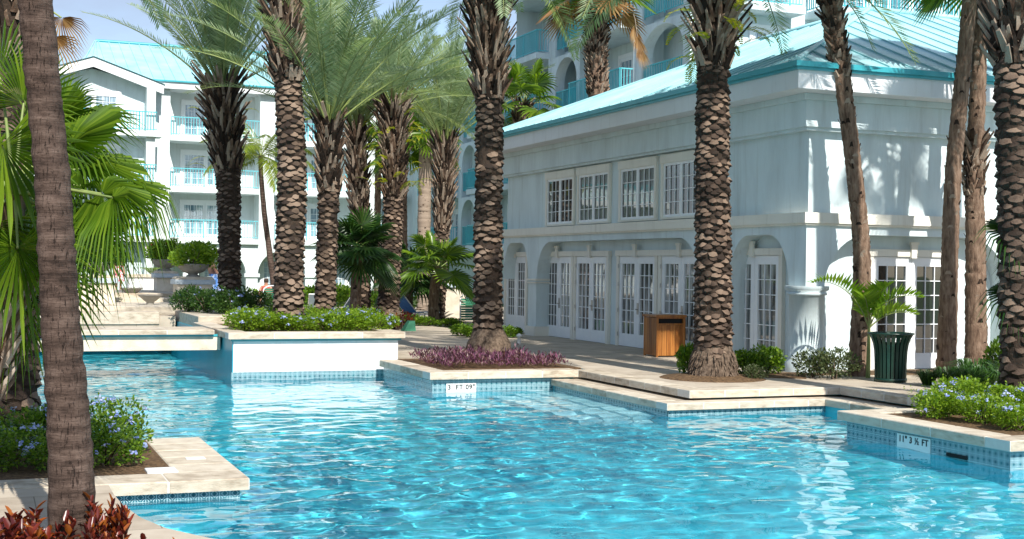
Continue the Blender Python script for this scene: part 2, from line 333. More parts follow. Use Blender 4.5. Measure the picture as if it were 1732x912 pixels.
b.add([(gx0+i*gs, gy0+j*gs, wave(gx0+i*gs, gy0+j*gs)) for j in range(ny+1) for i in range(nx+1)], [(j*(nx+1)+i, j*(nx+1)+i+1, (j+1)*(nx+1)+i+1, (j+1)*(nx+1)+i) for j in range(ny) for i in range(nx)], 0, True)
wo = b.build('pool_water', M['water'], kind='structure'); wo.cycles.is_caustics_caster = True; sl.cycles.is_caustics_light = True    # sunlight focused by the ripples

def coping(mb, x0, x1, y0, y1, z0, z1, seg=.62, b=.012):
    """row of separate stones along the longer side, a hairline joint between them"""
    along_x = (x1-x0) > (y1-y0); a0, a1 = (x0, x1) if along_x else (y0, y1); n = max(1, round((a1-a0)/seg)); st = (a1-a0)/n
    for i in range(n):
        p, q = a0+i*st+.003, a0+(i+1)*st-.003; dz = rnd.uniform(-.002, .002)
        if along_x: mb.bbox(p, q, y0, y1, z0, z1+dz, b)
        else: mb.bbox(x0, x1, p, q, z0, z1+dz, b)
    if along_x: mb.box(a0+.002, a1-.002, y0+.004, y1-.004, z0+.002, z1-.006, 1)
    else: mb.box(x0+.004, x1-.004, a0+.002, a1-.002, z0+.002, z1-.006, 1)

DK = .37
# east deck: top slab with its pool edge 10.55 | 18.75 | 13.4
d = MB(); d.prism([(10.75,18.95),(13.6,18.95),(13.6,12.0),(34,12.0),(34,60),(4.9,60),(4.9,35.55),(8.02,35.55),(8.05,26.12),(10.75,26.12)], -1.25, DK, 1, 0); d.build('pool_deck', [M['pave'], M['floor']], kind='structure')
cp = MB()
coping(cp, 10.5, 10.9, 19.05, 23.1, .25, DK+.004); coping(cp, 10.5, 13.75, 18.65, 19.05, .25, DK+.004); coping(cp, 13.35, 13.75, 15.7, 18.65, .25, DK+.004)
cp.build('deck_coping', [M['stone'], M['grout']], kind='structure')
# lower step
s_ = MB(); s_.prism([(10.02,18.45),(12.92,18.45),(12.92,15.0),(13.9,15.0),(13.9,19.2),(11.0,19.2),(11.0,23.3),(10.02,23.3)], -1.25, .205, 1, 0); s_.build('pool_ledge', [M['pave'], M['floor']], kind='structure')
cp = MB(); coping(cp, 9.94, 10.3, 18.72, 22.92, .10, .214); coping(cp, 9.94, 13.2, 18.36, 18.72, .10, .214); coping(cp, 12.86, 13.2, 15.7, 18.36, .10, .214)
cp.build('ledge_coping', [M['stone'], M['grout']], kind='structure')
t = MB(); t.box(10.0, 10.02, 18.43, 22.9, -.12, .10); t.box(10.0, 12.92, 18.425, 18.447, -.12, .10); t.build('ledge_tile', M['tile'], kind='structure')
# steps going down into the water beside the ledge
st = MB()
for k in range(3): st.box(10.0-.42*(k+1), 10.0-.42*k, 18.9+.1*k, 22.8, -1.25, -.16-.24*k)
st.build('pool_steps', M['poolstep'], kind='structure')
# west near deck, low
nd = [(-26,-14)]
curve = [(9.0,3.0),(6.0,5.6),(3.6,8.2),(2.5,9.3),(1.95,9.9),(1.62,10.35),(1.38,10.8),(1.24,11.3),(1.16,11.9),(1.13,12.5),(1.13,13.2)]
d = MB(); d.prism([(-26,-14),(9,-14)]+curve+[(-26,13.2)], -1.25, .195, 1, 0); d.build('terrace', [M['pave'], M['floor']], kind='structure')
d = MB(); d.prism([(-26,13.2),(-2.2,13.2),(-2.2,17.5),(-1.0,20),(-.6,27.4),(-4.9,27.45),(-4.9,34.3),(-26,34.3)], -1.25, .19); d.build('west_bank', M['soil'], kind='structure')
# stepped court beyond the bridge
t1, tw = .94, M['pave']
d = MB(); d.prism([(-26,34.4),(4.55,34.4),(4.55,60),(-26,60)], .42, .95, 0, 0); d.build('upper_terrace', [M['pave'], M['poolwall']], kind='structure')
d = MB(); d.prism([(-26,37.4),(4.55,37.4),(4.55,60),(-26,60)], -1.25, .42); d.build('terrace_foundation', M['poolwall'], kind='structure')
def stairs():
    q = MB(); x0 = -3.0
    for k, (yf, z0, z1) in enumerate(((34.36, .80, 1.05), (35.2, 1.06, 1.17), (38.9, 1.17, 1.29), (39.5, 1.29, 1.41))):
        q.bbox(x0, 4.15 if k == 0 else 7.5, yf, 56 if k < 2 else 47-k, max(.75, z0-.4), z1, .012)
    q.build('steps', M['stone'], kind='structure')
stairs()

# ------------------------------------------------------------------ bridge and planters
br = empty('bridge', (1.5, 28.3, .94), 'low flat limestone footbridge crossing the pool on the far left side', 'bridge')
q = MB(); q.box(-5, 4.56, 27.62, 28.98, .52, .80); q.build('deck_beam', M['stonew'], br)
q = MB(); q.box(-5.02, 4.56, 27.60, 27.64, .80, .845); q.build('edge_strip', M['gutter'], br)
q = MB(); coping(q, -5, 4.42, 27.5, 28.0, .846, .94, .9); coping(q, -5, 4.42, 28.0, 29.0, .846, .938, 1.1); q.build('paving_slab', [M['stone'], M['grout']], br)

pl = empty('white_planter', (6.3, 27, 0), 'large raised planter with a plain white front wall and limestone rim', 'planter')
q = MB(); q.box(4.62, 8.0, 26.42, 26.62, .15, .80); q.build('front_wall', M['white'], pl)
q = MB(); q.box(4.60, 4.62, 26.42, 35.5, -1.25, .80); q.box(4.62, 8.0, 26.62, 35.5, -1.25, .81); q.build('side_wall', M['poolwall'], pl)
q = MB(); q.box(4.58, 8.0, 26.395, 26.419, -.12, .15); q.build('tile_band', M['tile'], pl)
q = MB(); q.box(4.56, 8.06, 26.385, 26.419, .765, .805); q.build('edge_strip', M['gutter'], pl)
q = MB(); coping(q, 4.5, 8.12, 26.3, 26.72, .81, .94, .9); coping(q, 4.5, 4.92, 26.72, 31.0, .81, .94, .9); coping(q, 7.76, 8.12, 26.72, 35.5, .81, .94, .9)
q.build('rim', [M['stone'], M['grout']], pl)
q = MB(); q.box(4.92, 7.76, 26.73, 35.5, .80, .90); q.build('soil', M['mulch'], pl)
q = MB(); q.bbox(4.64, 7.6, 31.2, 36.5, .8, 1.07, .012); q.build('raised_bed', M['stone'], kind='structure')

pl = empty('low_planter', (9, 24.5, 0), 'low pool-side planter of purple ground cover with a blue tiled front', 'planter')
q = MB(); q.box(7.66, 10.44, 23.02, 26.2, -1.25, .245); q.build('body', M['floor'], pl)
q = MB(); q.box(7.66, 10.12, 22.98, 23.018, -.12, .245); q.box(7.62, 7.658, 22.98, 26.15, -.12, .245); q.build('tile_band', M['tile'], pl)
q = MB(); coping(q, 7.54, 10.49, 22.88, 23.32, .246, DK+.008, .7); coping(q, 7.54, 7.96, 23.32, 26.2, .246, DK+.008, .7); q.build('rim', [M['stone'], M['grout']], pl)
q = MB(); q.box(7.96, 10.74, 23.32, 26.3, .2, .385); q.build('soil', M['mulch'], pl)

pl = empty('flower_planter', (12.2, 14, 0), 'limestone-rimmed planter of flowering shrubs jutting into the pool at the right', 'planter')
q = MB(); q.box(11.34, 15, 12.44, 15.56, -1.25, .22); q.build('body', M['floor'], pl)
q = MB(); q.box(11.30, 11.338, 12.40, 15.60, -.12, .22); q.box(11.338, 15, 12.40, 12.438, -.12, .22); q.build('tile_band', M['tile'], pl)
q = MB(); coping(q, 11.2, 11.62, 12.72, 15.7, .222, .35, 1.0); coping(q, 11.2, 15, 12.3, 12.72, .222, .35, 1.0); coping(q, 11.62, 13.3, 15.3, 15.7, .222, .35, .8); q.build('rim', [M['stone'], M['grout']], pl)
q = MB(); q.box(11.62, 15, 12.72, 15.3, .2, .33); q.build('soil', M['mulch'], pl)

pl = empty('near_planter', (.8, 14.6, 0), 'broad limestone planter corner with blue flowers in the left foreground', 'planter')
q = MB(); q.box(-2.2, 2.34, 13.16, 16.2, -1.25, .085); q.build('body', M['floor'], pl)
q = MB(); q.box(1.13, 2.378, 13.12, 13.158, -.12, .085); q.box(2.342, 2.378, 13.158, 16.2, -.12, .085); q.build('tile_band', M['tile'], pl)
q = MB(); coping(q, -2.2, 2.46, 13.05, 13.6, .086, .20, .72); coping(q, 1.82, 2.46, 13.6, 16.3, .086, .20, .6); q.build('rim', [M['stone'], M['grout']], pl)
q = MB(); q.box(-2.2, 1.82, 13.6, 16.3, .05, .19); q.build('soil', M['mulch'], pl)
q = MB(); q.bbox(1.55, 1.85, 13.62, 13.9, .19, .215, .006); tag(q.build('paving_tile', M['sign']), 'loose pale square tile lying at the inner corner of the near planter', 'tile')
q = MB(); q.box(2.05, 2.25, 14.45, 14.6, .2, .206); tag(q.build('marker_plaque', M['sign']), 'small white marker plaque set into the near planter rim', 'plaque')

def text_mesh(body, size, w=None):
    cu = bpy.data.curves.new('lettering', 'FONT'); cu.body = body; cu.size = size; cu.extrude = .003; cu.offset = .022*size; cu.align_x = 'CENTER'; cu.align_y = 'CENTER'; cu.space_character = 1.12
    o = bpy.data.objects.new('lettering', cu); C.objects.link(o); dg = bpy.context.evaluated_depsgraph_get()
    me = bpy.data.meshes.new_from_object(o.evaluated_get(dg)); bpy.data.objects.remove(o); me.materials.append(M['ink']); return me
def marker(loc, rotz, body, w, h, size, label):
    r_ = empty('depth_marker', loc, label, 'pool sign'); r_.rotation_euler.z = rotz
    q = MB(); q.box(-w/2, w/2, -.012, 0, -h/2, h/2); local(q, 'plate', M['sign'], r_)
    o = bpy.data.objects.new('lettering', text_mesh(body, size)); C.objects.link(o); o.parent = r_; o.rotation_euler = (R(90), 0, 0); o.location = (.0, -.0135, .03)
p = ony(780, 655, 22.978); marker((p.x, 22.977, .06), 0, '3  FT 09"', .58, .20, .125, 'white tile pool depth marker reading 3 FT 09 in black')
p = onx(1546, 757, 11.298); marker((11.297, p.y, .08), R(-90), '11" 3 \u00bd FT', .66, .19, .115, 'white tile depth marker reading 11 inch 3 1/2 FT on the right planter')
p = onx(1619, 776, 11.298); q = MB(); q.box(11.285, 11.299, p.y-.19, p.y+.19, .0, .05); tag(q.build('skimmer_opening', M['dark']), 'dark skimmer slot in the blue tiles of the right planter', 'skimmer')

# ------------------------------------------------------------------ pool pavilion
PX, PY = 14.52, 21.4           # outer faces of the arcade: west x = PX, south y = PY
NX, NY = 34.0, 37.15            # far ends
DX, DY = 14.95, 21.85          # door planes
pav = empty('pool_pavilion', (22, 30, DK), 'pale blue two-storey pool pavilion with turquoise metal roof, arcade and french doors', 'building')
ZB, ZBT, ZF, ZS = 3.22, 3.42, 4.98, 5.66
def arc_pts(a0, a1, zs, zt, rx_, n=9):
    """outline of a flat arch with rounded corners, from (a0,zs) to (a1,zs)"""
    pts = []
    for i in range(n+1): t_ = math.pi/2*i/n; pts.append((a0+rx_*(1-math.cos(t_)), zs+(zt-zs)*math.sin(t_)))
    for i in range(n+1): t_ = math.pi/2*(1-i/n); pts.append((a1-rx_*(1-math.cos(t_)), zs+(zt-zs)*math.sin(t_)))
    return pts
def arcade(mb, axis, face, depth, ends, openings, z0, ztop):
    """wall along x (axis 'x', facing -y) or along y (facing -x) with arched openings (a0,a1,zs,zt,r)"""
    def P(a, d_, z): return (a, face+d_, z) if axis == 'x' else (face+d_, a, z)
    def bx(a0, a1, z_0, z_1):
        if a1-a0 < .01: return
        if axis == 'x': mb.box(a0, a1, face, face+depth, z_0, z_1)
        else: mb.box(face, face+depth, a0, a1, z_0, z_1)
    cur = ends[0]
    for (a0, a1, zs, zt, r_) in openings:
        bx(cur, a0, z0, ztop); cur = a1
        pts = [(a0, zs)]+arc_pts(a0, a1, zs, zt, r_)[1:-1]+[(a1, zs)]
        for i in range(len(pts)-1):
            (p, z_), (q_, zz) = pts[i], pts[i+1]
            mb.quad(P(p,0,z_), P(q_,0,zz), P(q_,0,ztop), P(p,0,ztop)); mb.quad(P(p,depth,z_), P(q_,depth,zz), P(q_,depth,ztop), P(p,depth,ztop))
            mb.quad(P(p,0,z_), P(q_,0,zz), P(q_,depth,zz), P(p,depth,z_))
    bx(cur, ends[1], z0, ztop)
yc = lambda px: onx(px, 500, PX).y
xc = lambda px: ony(px, 500, PY).x
w = MB()
west_op = [(yc(1334), yc(1232), 1.95, 3.02, .75), (yc(1182), yc(907), 1.95, 3.02, .95), (yc(893), yc(893)+1.95, 1.95, 3.02, .6)]
arcade(w, 'y', PX, .43, (PY+.45, NY), west_op, DK, ZB)
so_op = [(xc(1394), xc(1703), 1.95, 3.02, 1.0), (xc(1703)+.9, xc(1703)+5.0, 1.95, 3.02, 1.0)]
arcade(w, 'x', PY, .45, (so_op[0][0], NX), so_op, DK, ZB)
w.box(PX, so_op[0][0], PY, PY+.45, 2.0, ZB)

w.build('arcade_wall', M['wall'], pav)
w = MB(); w.box(DX, NX, DY, NY, DK, ZB); w.build('inner_wall', M['wall'], pav)
w = MB(); w.box(PX+.10, NX, PY+.10, NY, ZBT-.02, ZF+.02); w.build('upper_wall', M['wall'], pav)
w = MB()
w.box(PX-.10, NX+.1, PY-.10, NY+.1, ZB, ZBT); w.box(PX-.06, NX+.1, PY-.06, NY+.1, ZB-.04, ZB); w.build('belt_course', M['trim'], pav)
w = MB(); w.box(PX-.12, NX+.1, PY-.12, NY+.1, ZF+.06, ZS); w.box(PX-.06, NX+.1, PY-.06, NY+.1, ZF, ZF+.06); w.box(PX-.20, NX+.1, PY-.20, NY+.1, ZS-.12, ZS-.002); w.build('frieze', M['wall'], pav)
EX, EY, EN = PX-.68, PY-.68, NY+.25
w = MB(); w.box(EX, NX+.7, EY, EN, ZS, 6.0); w.build('fascia', M['fascia'], pav)
w = MB(); w.box(EX-.07, NX+.8, EY-.07, EN+.07, 6.0, 6.05); w.box(EX-.12, NX+.8, EY-.12, EN+.12, 6.05, 6.15); w.build('gutter', M['gutter'], pav)
# hipped metal roof with standing seams round a flat top
RI, RZ0, RZ1 = 6.0, 6.16, 8.62
w = MB(); x0, y0, x1, y1 = EX-.06, EY-.06, NX+.8, EN+.06
o_ = [(x0,y0,RZ0),(x1,y0,RZ0),(x1,y1,RZ0),(x0,y1,RZ0)]; i_ = [(x0+RI,y0+RI,RZ1),(x1-RI,y0+RI,RZ1),(x1-RI,y1-RI,RZ1),(x0+RI,y1-RI,RZ1)]
for k in range(4): w.quad(o_[k], o_[(k+1)%4], i_[(k+1)%4], i_[k])
w.add(i_, [(0,1,2,3)]); w.box(x0, x1, y0, y1, RZ0-.008, RZ0-.002)
def seam(a, b_): w.tube([Vector(a)+Vector((0,0,.015)), Vector(b_)+Vector((0,0,.015))], .022, 4, smooth=False)
sl_ = (RZ1-RZ0)/RI
k = x0+.3
while k < x1-.2:
    d_ = min(RI, k-x0, x1-k); seam((k,y0,RZ0), (k,y0+d_,RZ0+d_*sl_)); k += .58
k = y0+.3
while k < y1-.2:
    d_ = min(RI, k-y0, y1-k); seam((x0,k,RZ0), (x0+d_,k,RZ0+d_*sl_)); k += .58
for a, b_ in ((o_[0], i_[0]), (o_[3], i_[3]), (o_[1], i_[1])): w.tube([Vector(a)+Vector((0,0,.02)), Vector(b_)+Vector((0,0,.02))], .05, 6)
w.tube([Vector(p)+Vector((0,0,.03)) for p in (i_[3], i_[0], i_[1])], .07, 6)
w.build('roof', M['roof'], pav)
# corner column and pier column
def column(cx, cy, r_, z0, zc):
    c_ = MB(); c_.lathe([(r_+.06,z0),(r_+.06,z0+.2),(r_,z0+.25),(r_,zc-.06),(r_+.05,zc-.05),(r_+.05,zc),(r_+.02,zc+.01),(r_+.09,zc+.05),(r_+.09,zc+.12)], cx, cy, 28)
    c_.build('column', M['wall'], pav)
column(PX+.19, PY+.24, .33, DK, 1.90)
for px in (907,):
    y = yc(px); c_ = MB(); c_.box(PX-.06, PX+.5, yc(907)-.06, yc(893)+.06, DK, .64); c_.build('pier_base', M['trim'], pav)
    c_ = MB(); c_.box(PX-.05, PX+.5, yc(907)-.05, yc(893)+.05, 1.86, 1.90); c_.box(PX-.03, PX+.45, yc(907)-.03, yc(893)+.03, 1.93, 1.99); c_.build('pier_capital', M['trim'], pav)
def french_doors(axis, plane, a0, a1, z0, z1, cols=3, rows=6, handle=True, kick=.32, keystone=True):
    """a pair of doors in a cream surround; axis 'y' faces -x, axis 'x' faces -y"""
    def bx(mb, p0, p1, d0, d1, u0, u1):
        if axis == 'x': mb.box(p0, p1, plane-d1, plane-d0, u0, u1)
        else: mb.box(plane-d1, plane-d0, p0, p1, u0, u1)
    s_ = MB(); t_ = .13
    bx(s_, a0, a0+t_, .002, .09, z0, z1); bx(s_, a1-t_, a1, .002, .09, z0, z1); bx(s_, a0-.03, a1+.03, .002, .11, z1, z1+.14)
    sur = s_.build('door_surround', M['trim'], pav)
    if keystone:
        s_ = MB(); m_ = (a0+a1)/2; bx(s_, m_-.075, m_+.075, .112, .16, z1-.03, z1+.24); bx(s_, m_-.1, m_+.1, .112, .17, z1+.24, z1+.29); s_.build('keystone', M['trim'], pav)
    mid = (a0+a1)/2
    for sd, (l0, l1) in enumerate(((a0+t_+.004, mid-.004), (mid+.004, a1-t_-.004))):
        f_ = MB(); sw = .13; gz0, gz1 = z0+kick, z1-.19
        bx(f_, l0, l0+sw, .01, .06, z0+.012, z1-.006); bx(f_, l1-sw, l1, .01, .06, z0+.012, z1-.006)
        bx(f_, l0+sw, l1-sw, .01, .06, z0+.012, gz0); bx(f_, l0+sw, l1-sw, .01, .06, gz1, z1-.006)
        for i in range(1, cols): c_ = l0+sw+(l1-l0-2*sw)*i/cols; bx(f_, c_-.009, c_+.009, .026, .052, gz0, gz1)
        for j in range(1, rows): c_ = gz0+(gz1-gz0)*j/rows; bx(f_, l0+sw, l1-sw, .027, .050, c_-.009, c_+.009)
        fo = f_.build('french_door', M['frame'], pav)
        g_ = MB(); bx(g_, l0+sw-.01, l1-sw+.01, .012, .024, gz0-.01, gz1+.01); g_.build('glass', M['cglass'] if axis == 'y' and rnd.random() < .55 else M['glass'], fo, base=True)
        if handle and sd == 0:
            h_ = MB(); bx(h_, l1-.115, l1-.015, .061, .068, z0+.82, z0+1.10); bx(h_, l1-.09, l1-.04, .068, .11, z0+.93, z0+.96); bx(h_, l1-.12, l1-.04, .11, .125, z0+.93, z0+.96); h_.build('handle', M['metal'], fo, base=True)
            h_ = MB()
            for zz in (.25, .85, 1.5, 1.95): bx(h_, a1-t_-.03, a1-t_+.02, .092, .1, z0+zz, z0+zz+.1)
            h_.build('hinge', M['metal'], fo, base=True)
yd = lambda px: onx(px, 500, DX-.05).y
ZD = 2.62
for l, r_ in ((1113, 1044), (1192, 1115), (970.5, 921), (1030.5, 971.5)): french_doors('y', DX, yd(l), yd(r_), DK, ZD)
french_doors('y', DX, yd(1325), yd(1231), DK, ZD, handle=False, kick=.2); french_doors('y', DX, yd(893), yd(893)+1.85, DK, ZD, handle=False, kick=.5)
xd = lambda px: ony(px, 500, DY-.05).x
french_doors('x', DY, xd(1466), xd(1613), DK, ZD, handle=False); french_doors('x', DY, xd(1740), xd(1740)+1.9, DK, ZD, handle=False)
def window(axis, plane, a0, a1, z0, z1, head=.2):
    def bx(mb, p0, p1, d0, d1, u0, u1):
        if axis == 'x': mb.box(p0, p1, plane-d1, plane-d0, u0, u1)
        else: mb.box(plane-d1, plane-d0, p0, p1, u0, u1)
    s_ = MB(); t_ = .10
    bx(s_, a0, a0+t_, .002, .07, z0, z1); bx(s_, a1-t_, a1, .002, .07, z0, z1); bx(s_, a0-.02, a1+.02, .002, .085, z1, z1+head); bx(s_, a0, a1, .002, .075, z0-.05, z0)
    wf = s_.build('window', M['trim'], pav)
    f_ = MB(); mid = (a0+a1)/2
    for l0, l1 in ((a0+t_+.003, mid-.003), (mid+.003, a1-t_-.003)):
        bx(f_, l0, l0+.055, .01, .05, z0, z1); bx(f_, l1-.055, l1, .01, .05, z0, z1); bx(f_, l0+.055, l1-.055, .01, .05, z0, z0+.06); bx(f_, l0+.055, l1-.055, .01, .05, z1-.06, z1)
        for i in (1, 2): c_ = l0+.055+(l1-l0-.11)*i/3; bx(f_, c_-.008, c_+.008, .022, .044, z0+.06, z1-.06)
        for j in (1, 2, 3): c_ = z0+.06+(z1-z0-.12)*j/4; bx(f_, l0+.055, l1-.055, .023, .042, c_-.008, c_+.008)
    f_.build('sash', M['frame'], wf, base=True)
    g_ = MB(); bx(g_, a0+t_, a1-t_, .008, .018, z0, z1); g_.build('glass', M['glass'], wf, base=True)
yw = lambda px: onx(px, 330, PX+.05).y
for l, r_ in ((971.5, 923.3), (1031.8, 976.5), (1110.8, 1047), (1186, 1118.4)): window('y', PX+.10, yw(l), yw(r_), 3.50, 4.74)

# ------------------------------------------------------------------ hotel behind
def railing(name, mb_axis, fixed, a0, a1, z, h, mats, parent, step=.125, posts=True):
    q = MB()
    def bx(p0, p1, w_, u0, u1):
        if mb_axis == 'x': q.box(p0, p1, fixed-w_, fixed+w_, u0, u1)
        else: q.box(fixed-w_, fixed+w_, p0, p1, u0, u1)
    bx(a0, a1, .03, z+h-.05, z+h); bx(a0, a1, .02, z+.08, z+.12)
    n = max(2, int((a1-a0)/step))
    for i in range(n+1):
        c_ = a0+(a1-a0)*i/n; ww = .016 if i % 12 else .035
        bx(max(a0, c_-ww), min(a1, c_+ww), .014, z+.12 if i % 12 else z, z+h-.05)
    return q.build(name, mats, parent)
def balcony_doors(parent, axis, plane, a0, a1, z0, z1, leaves=2):
    def bx(mb, p0, p1, d0, d1, u0, u1):
        if axis == 'x': mb.box(p0, p1, plane-d1, plane-d0, u0, u1)
        else: mb.box(plane-d1, plane-d0, p0, p1, u0, u1)
    f_ = MB(); bx(f_, a0, a0+.14, .002, .1, z0, z1); bx(f_, a1-.14, a1, .002, .1, z0, z1); bx(f_, a0+.14, a1-.14, .002, .1, z1-.16, z1)
    st_ = (a1-a0-.28)/leaves
    for k in range(leaves):
        l0, l1 = a0+.14+k*st_+.005, a0+.14+(k+1)*st_-.005
        bx(f_, l0, l0+.12, .02, .07, z0, z1-.16); bx(f_, l1-.12, l1, .02, .07, z0, z1-.16); bx(f_, l0+.12, l1-.12, .02, .07, z0, z0+.3); bx(f_, l0+.12, l1-.12, .02, .07, z1-.32, z1-.16)
        for i in (1, 2): c_ = l0+.12+(l1-l0-.24)*i/3; bx(f_, c_-.012, c_+.012, .03, .06, z0+.3, z1-.32)
        for j in (1, 2, 3, 4): c_ = z0+.3+(z1-z0-.62)*j/5; bx(f_, l0+.12, l1-.12, .031, .058, c_-.012, c_+.012)
    fo = f_.build('balcony_door', M['frame'], parent)
    g_ = MB(); bx(g_, a0+.15, a1-.15, .004, .018, z0, z1-.1); g_.build('glass', M['hglass'], fo, base=True)

HY = 80.0; FL = [.45, 3.75, 6.75, 9.75]; HE = 12.55
hx = lambda px: ony(px, 350, HY).x
hot = empty('hotel_wing', (12, 84, .45), 'sunlit white hotel wing with turquoise roof, ground arcade and balconies behind the palms', 'building')
bays = [hx(272), hx(450), hx(628), 25.0]
w = MB(); w.box(-14, 25.0, HY+1.6, HY+14, .3, HE); w.build('wall', M['hwall'], hot)
# ground arcade
w = MB(); pitch = (hx(527)-hx(427)); a = hx(427)-pitch*5; ops = []
while a+pitch < 25.2:
    ops.append((a+.35, a+pitch-.35, 1.6, 3.05, 1.3)); a += pitch
arcade(w, 'x', HY-.1, .5, (-14, 25.0), ops, .3, 3.45); w.build('arcade_wall', M['hwall'], hot)
for o1, o2 in zip(ops[:-1], ops[1:]):
    m_ = (o1[1]+o2[0])/2; c_ = MB(); c_.box(m_-.46, m_+.46, HY-.2, HY+.42, 1.5, 1.72); c_.build('capital', M['hwall'], hot)
for k, x_ in enumerate(bays[:3]):
    c_ = MB(); c_.box(x_-.45, x_+.45, HY-.12, HY+1.6, 3.45, HE); c_.build('pier', M['hwall'], hot)
    c_ = MB()       # the flared shoulder each storey
    for z_ in FL[1:]: c_.add([(x_+.45,HY,z_+.02),(x_+1.0,HY,z_+.02),(x_+.45,HY,z_+2.0),(x_+.45,HY+1.5,z_+.02),(x_+1.0,HY+1.5,z_+.02),(x_+.45,HY+1.5,z_+2.0)], [(0,1,2),(3,5,4),(0,3,4,1),(1,4,5,2)])
    c_.build('buttress', M['hwall'], hot)
edges = [(-14, bays[0])]+list(zip(bays[:-1], bays[1:]))
for bi, (xa, xb) in enumerate(edges):
    for z_ in FL[1:]:
        s_ = MB(); s_.box(xa+(.45 if bi else 0), xb-.45, HY-.35, HY+1.6, z_-.3, z_); s_.build('balcony_slab', M['hwall'], hot)
        railing('balcony_railing', 'x', HY-.25, xa+.5, xb-.5, z_, 1.12, M['rail_sunlit'], hot, .16)
        if bi == 0:
            balcony_doors(hot, 'x', HY+1.6, xb-4.6, xb-1.6, z_, z_+2.35); balcony_doors(hot, 'x', HY+1.6, xb-9.6, xb-6.6, z_, z_+2.35)
        else:
            m_ = (xa+xb)/2-.3; balcony_doors(hot, 'x', HY+1.6, m_-1.5, m_+1.5, z_, z_+2.35)
for k in range(1, len(ops), 1):
    m_ = (ops[k][0]+ops[k][1])/2; balcony_doors(hot, 'x', HY+1.6, m_-1.0, m_+1.0, .45, 2.75)
w = MB(); w.box(-14.5, 25.0, HY-.55, HY-.40, HE-.1, HE+.32); w.box(-14.5, 25, HY-.40, HY+1.7, HE-.06, HE+.0); w.build('fascia', M['fascia'], hot)
w = MB(); ry, rz = HY+8.2, 16.25
lx = hx(112)
w.quad((lx,HY-.6,HE+.33),(27,HY-.6,HE+.33),(27,ry,rz),(lx+2.2,ry,rz)); w.quad((lx,HY+16,HE+.33),(lx,HY-.6,HE+.33),(lx+2.2,ry,rz),(lx+2.2,ry+.1,rz)); w.quad((27,HY+16,HE+.33),(lx,HY+16,HE+.33),(lx+2.2,ry+.1,rz),(27,ry,rz))
k = lx+.4
while k < 27: w.tube([(k,HY-.6,HE+.36),(k if k > lx+2.2 else k+ (lx+2.2-k)*.9,ry if k > lx+2.2 else HY+8,rz+.03)], .03, 4, smooth=False); k += .62
w.build('roof', M['roof'], hot)
w = MB(); w.tube([(lx+2.1,ry,rz+.06),(27,ry,rz+.06)], .10, 6); w.box(lx-.1, 27, HY-.66, HY-.58, HE+.28, HE+.37); w.build('ridge_cap', M['gutter'], hot)
# front gable at the left
gx, gh = hx(151), ony(151, 97, HY-1.8).z; gw_ = hx(268)-hx(151); gz = HE-.1
w = MB(); w.prism([(gx-gw_+.6,HY-.9),(gx+gw_-.5,HY-.9),(gx+gw_-.5,HY+1.6),(gx-gw_+.6,HY+1.6)], .3, gz)
w.add([(gx-gw_+.6,HY-.9,gz),(gx+gw_-.5,HY-.9,gz),(gx,HY-.9,gh-.5)], [(0,1,2)]); w.build('gable_wall', M['wall'], hot)
w = MB(); w.box(gx+gw_-.95, gx+gw_-.45, HY-1.9, HY-.91, .3, gz-.02); w.box(gx-gw_+.45, gx-gw_+.95, HY-1.9, HY-.91, .3, gz-.02); w.build('pier', M['hwall'], hot)
w = MB()
for sg in (-1, 1):
    e = Vector((gx+sg*gw_, HY-1.8, gz)); a_ = Vector((gx, HY-1.8, gh)); e2 = Vector((gx+sg*gw_, HY+.4, gz)); a2 = Vector((gx, HY+4.4, gh))
    dn = Vector((0,0,-.5)); w.add([e, a_, a_+dn, e+dn, e+Vector((0,.15,0)), a_+Vector((0,.15,0)), a_+dn+Vector((0,.15,0)), e+dn+Vector((0,.15,0))], [(0,1,2,3),(4,7,6,5),(0,4,5,1),(3,2,6,7)])
w.build('bargeboard', M['fascia'], hot)
w = MB()
for sg in (-1, 1):
    e = Vector((gx+sg*(gw_+.1), HY-1.9, gz+.03)); a_ = Vector((gx, HY-1.9, gh+.08)); w.quad(e, a_, a_+Vector((0,7,0)), e+Vector((0,3,0)))
w.build('gable_roof', M['roof'], hot)
for z_ in FL[1:]:
    s_ = MB(); s_.box(gx-gw_+.4, gx+gw_-.1, HY-2.2, HY-.91, z_-.3, z_); s_.build('balcony_slab', M['hwall'], hot)
    railing('balcony_railing', 'x', HY-2.12, gx-gw_+.6, gx+gw_-.4, z_, 1.12, M['rail'], hot, .16)
    balcony_doors(hot, 'x', HY-.9, gx-1.4, gx+1.6, z_, z_+2.3)

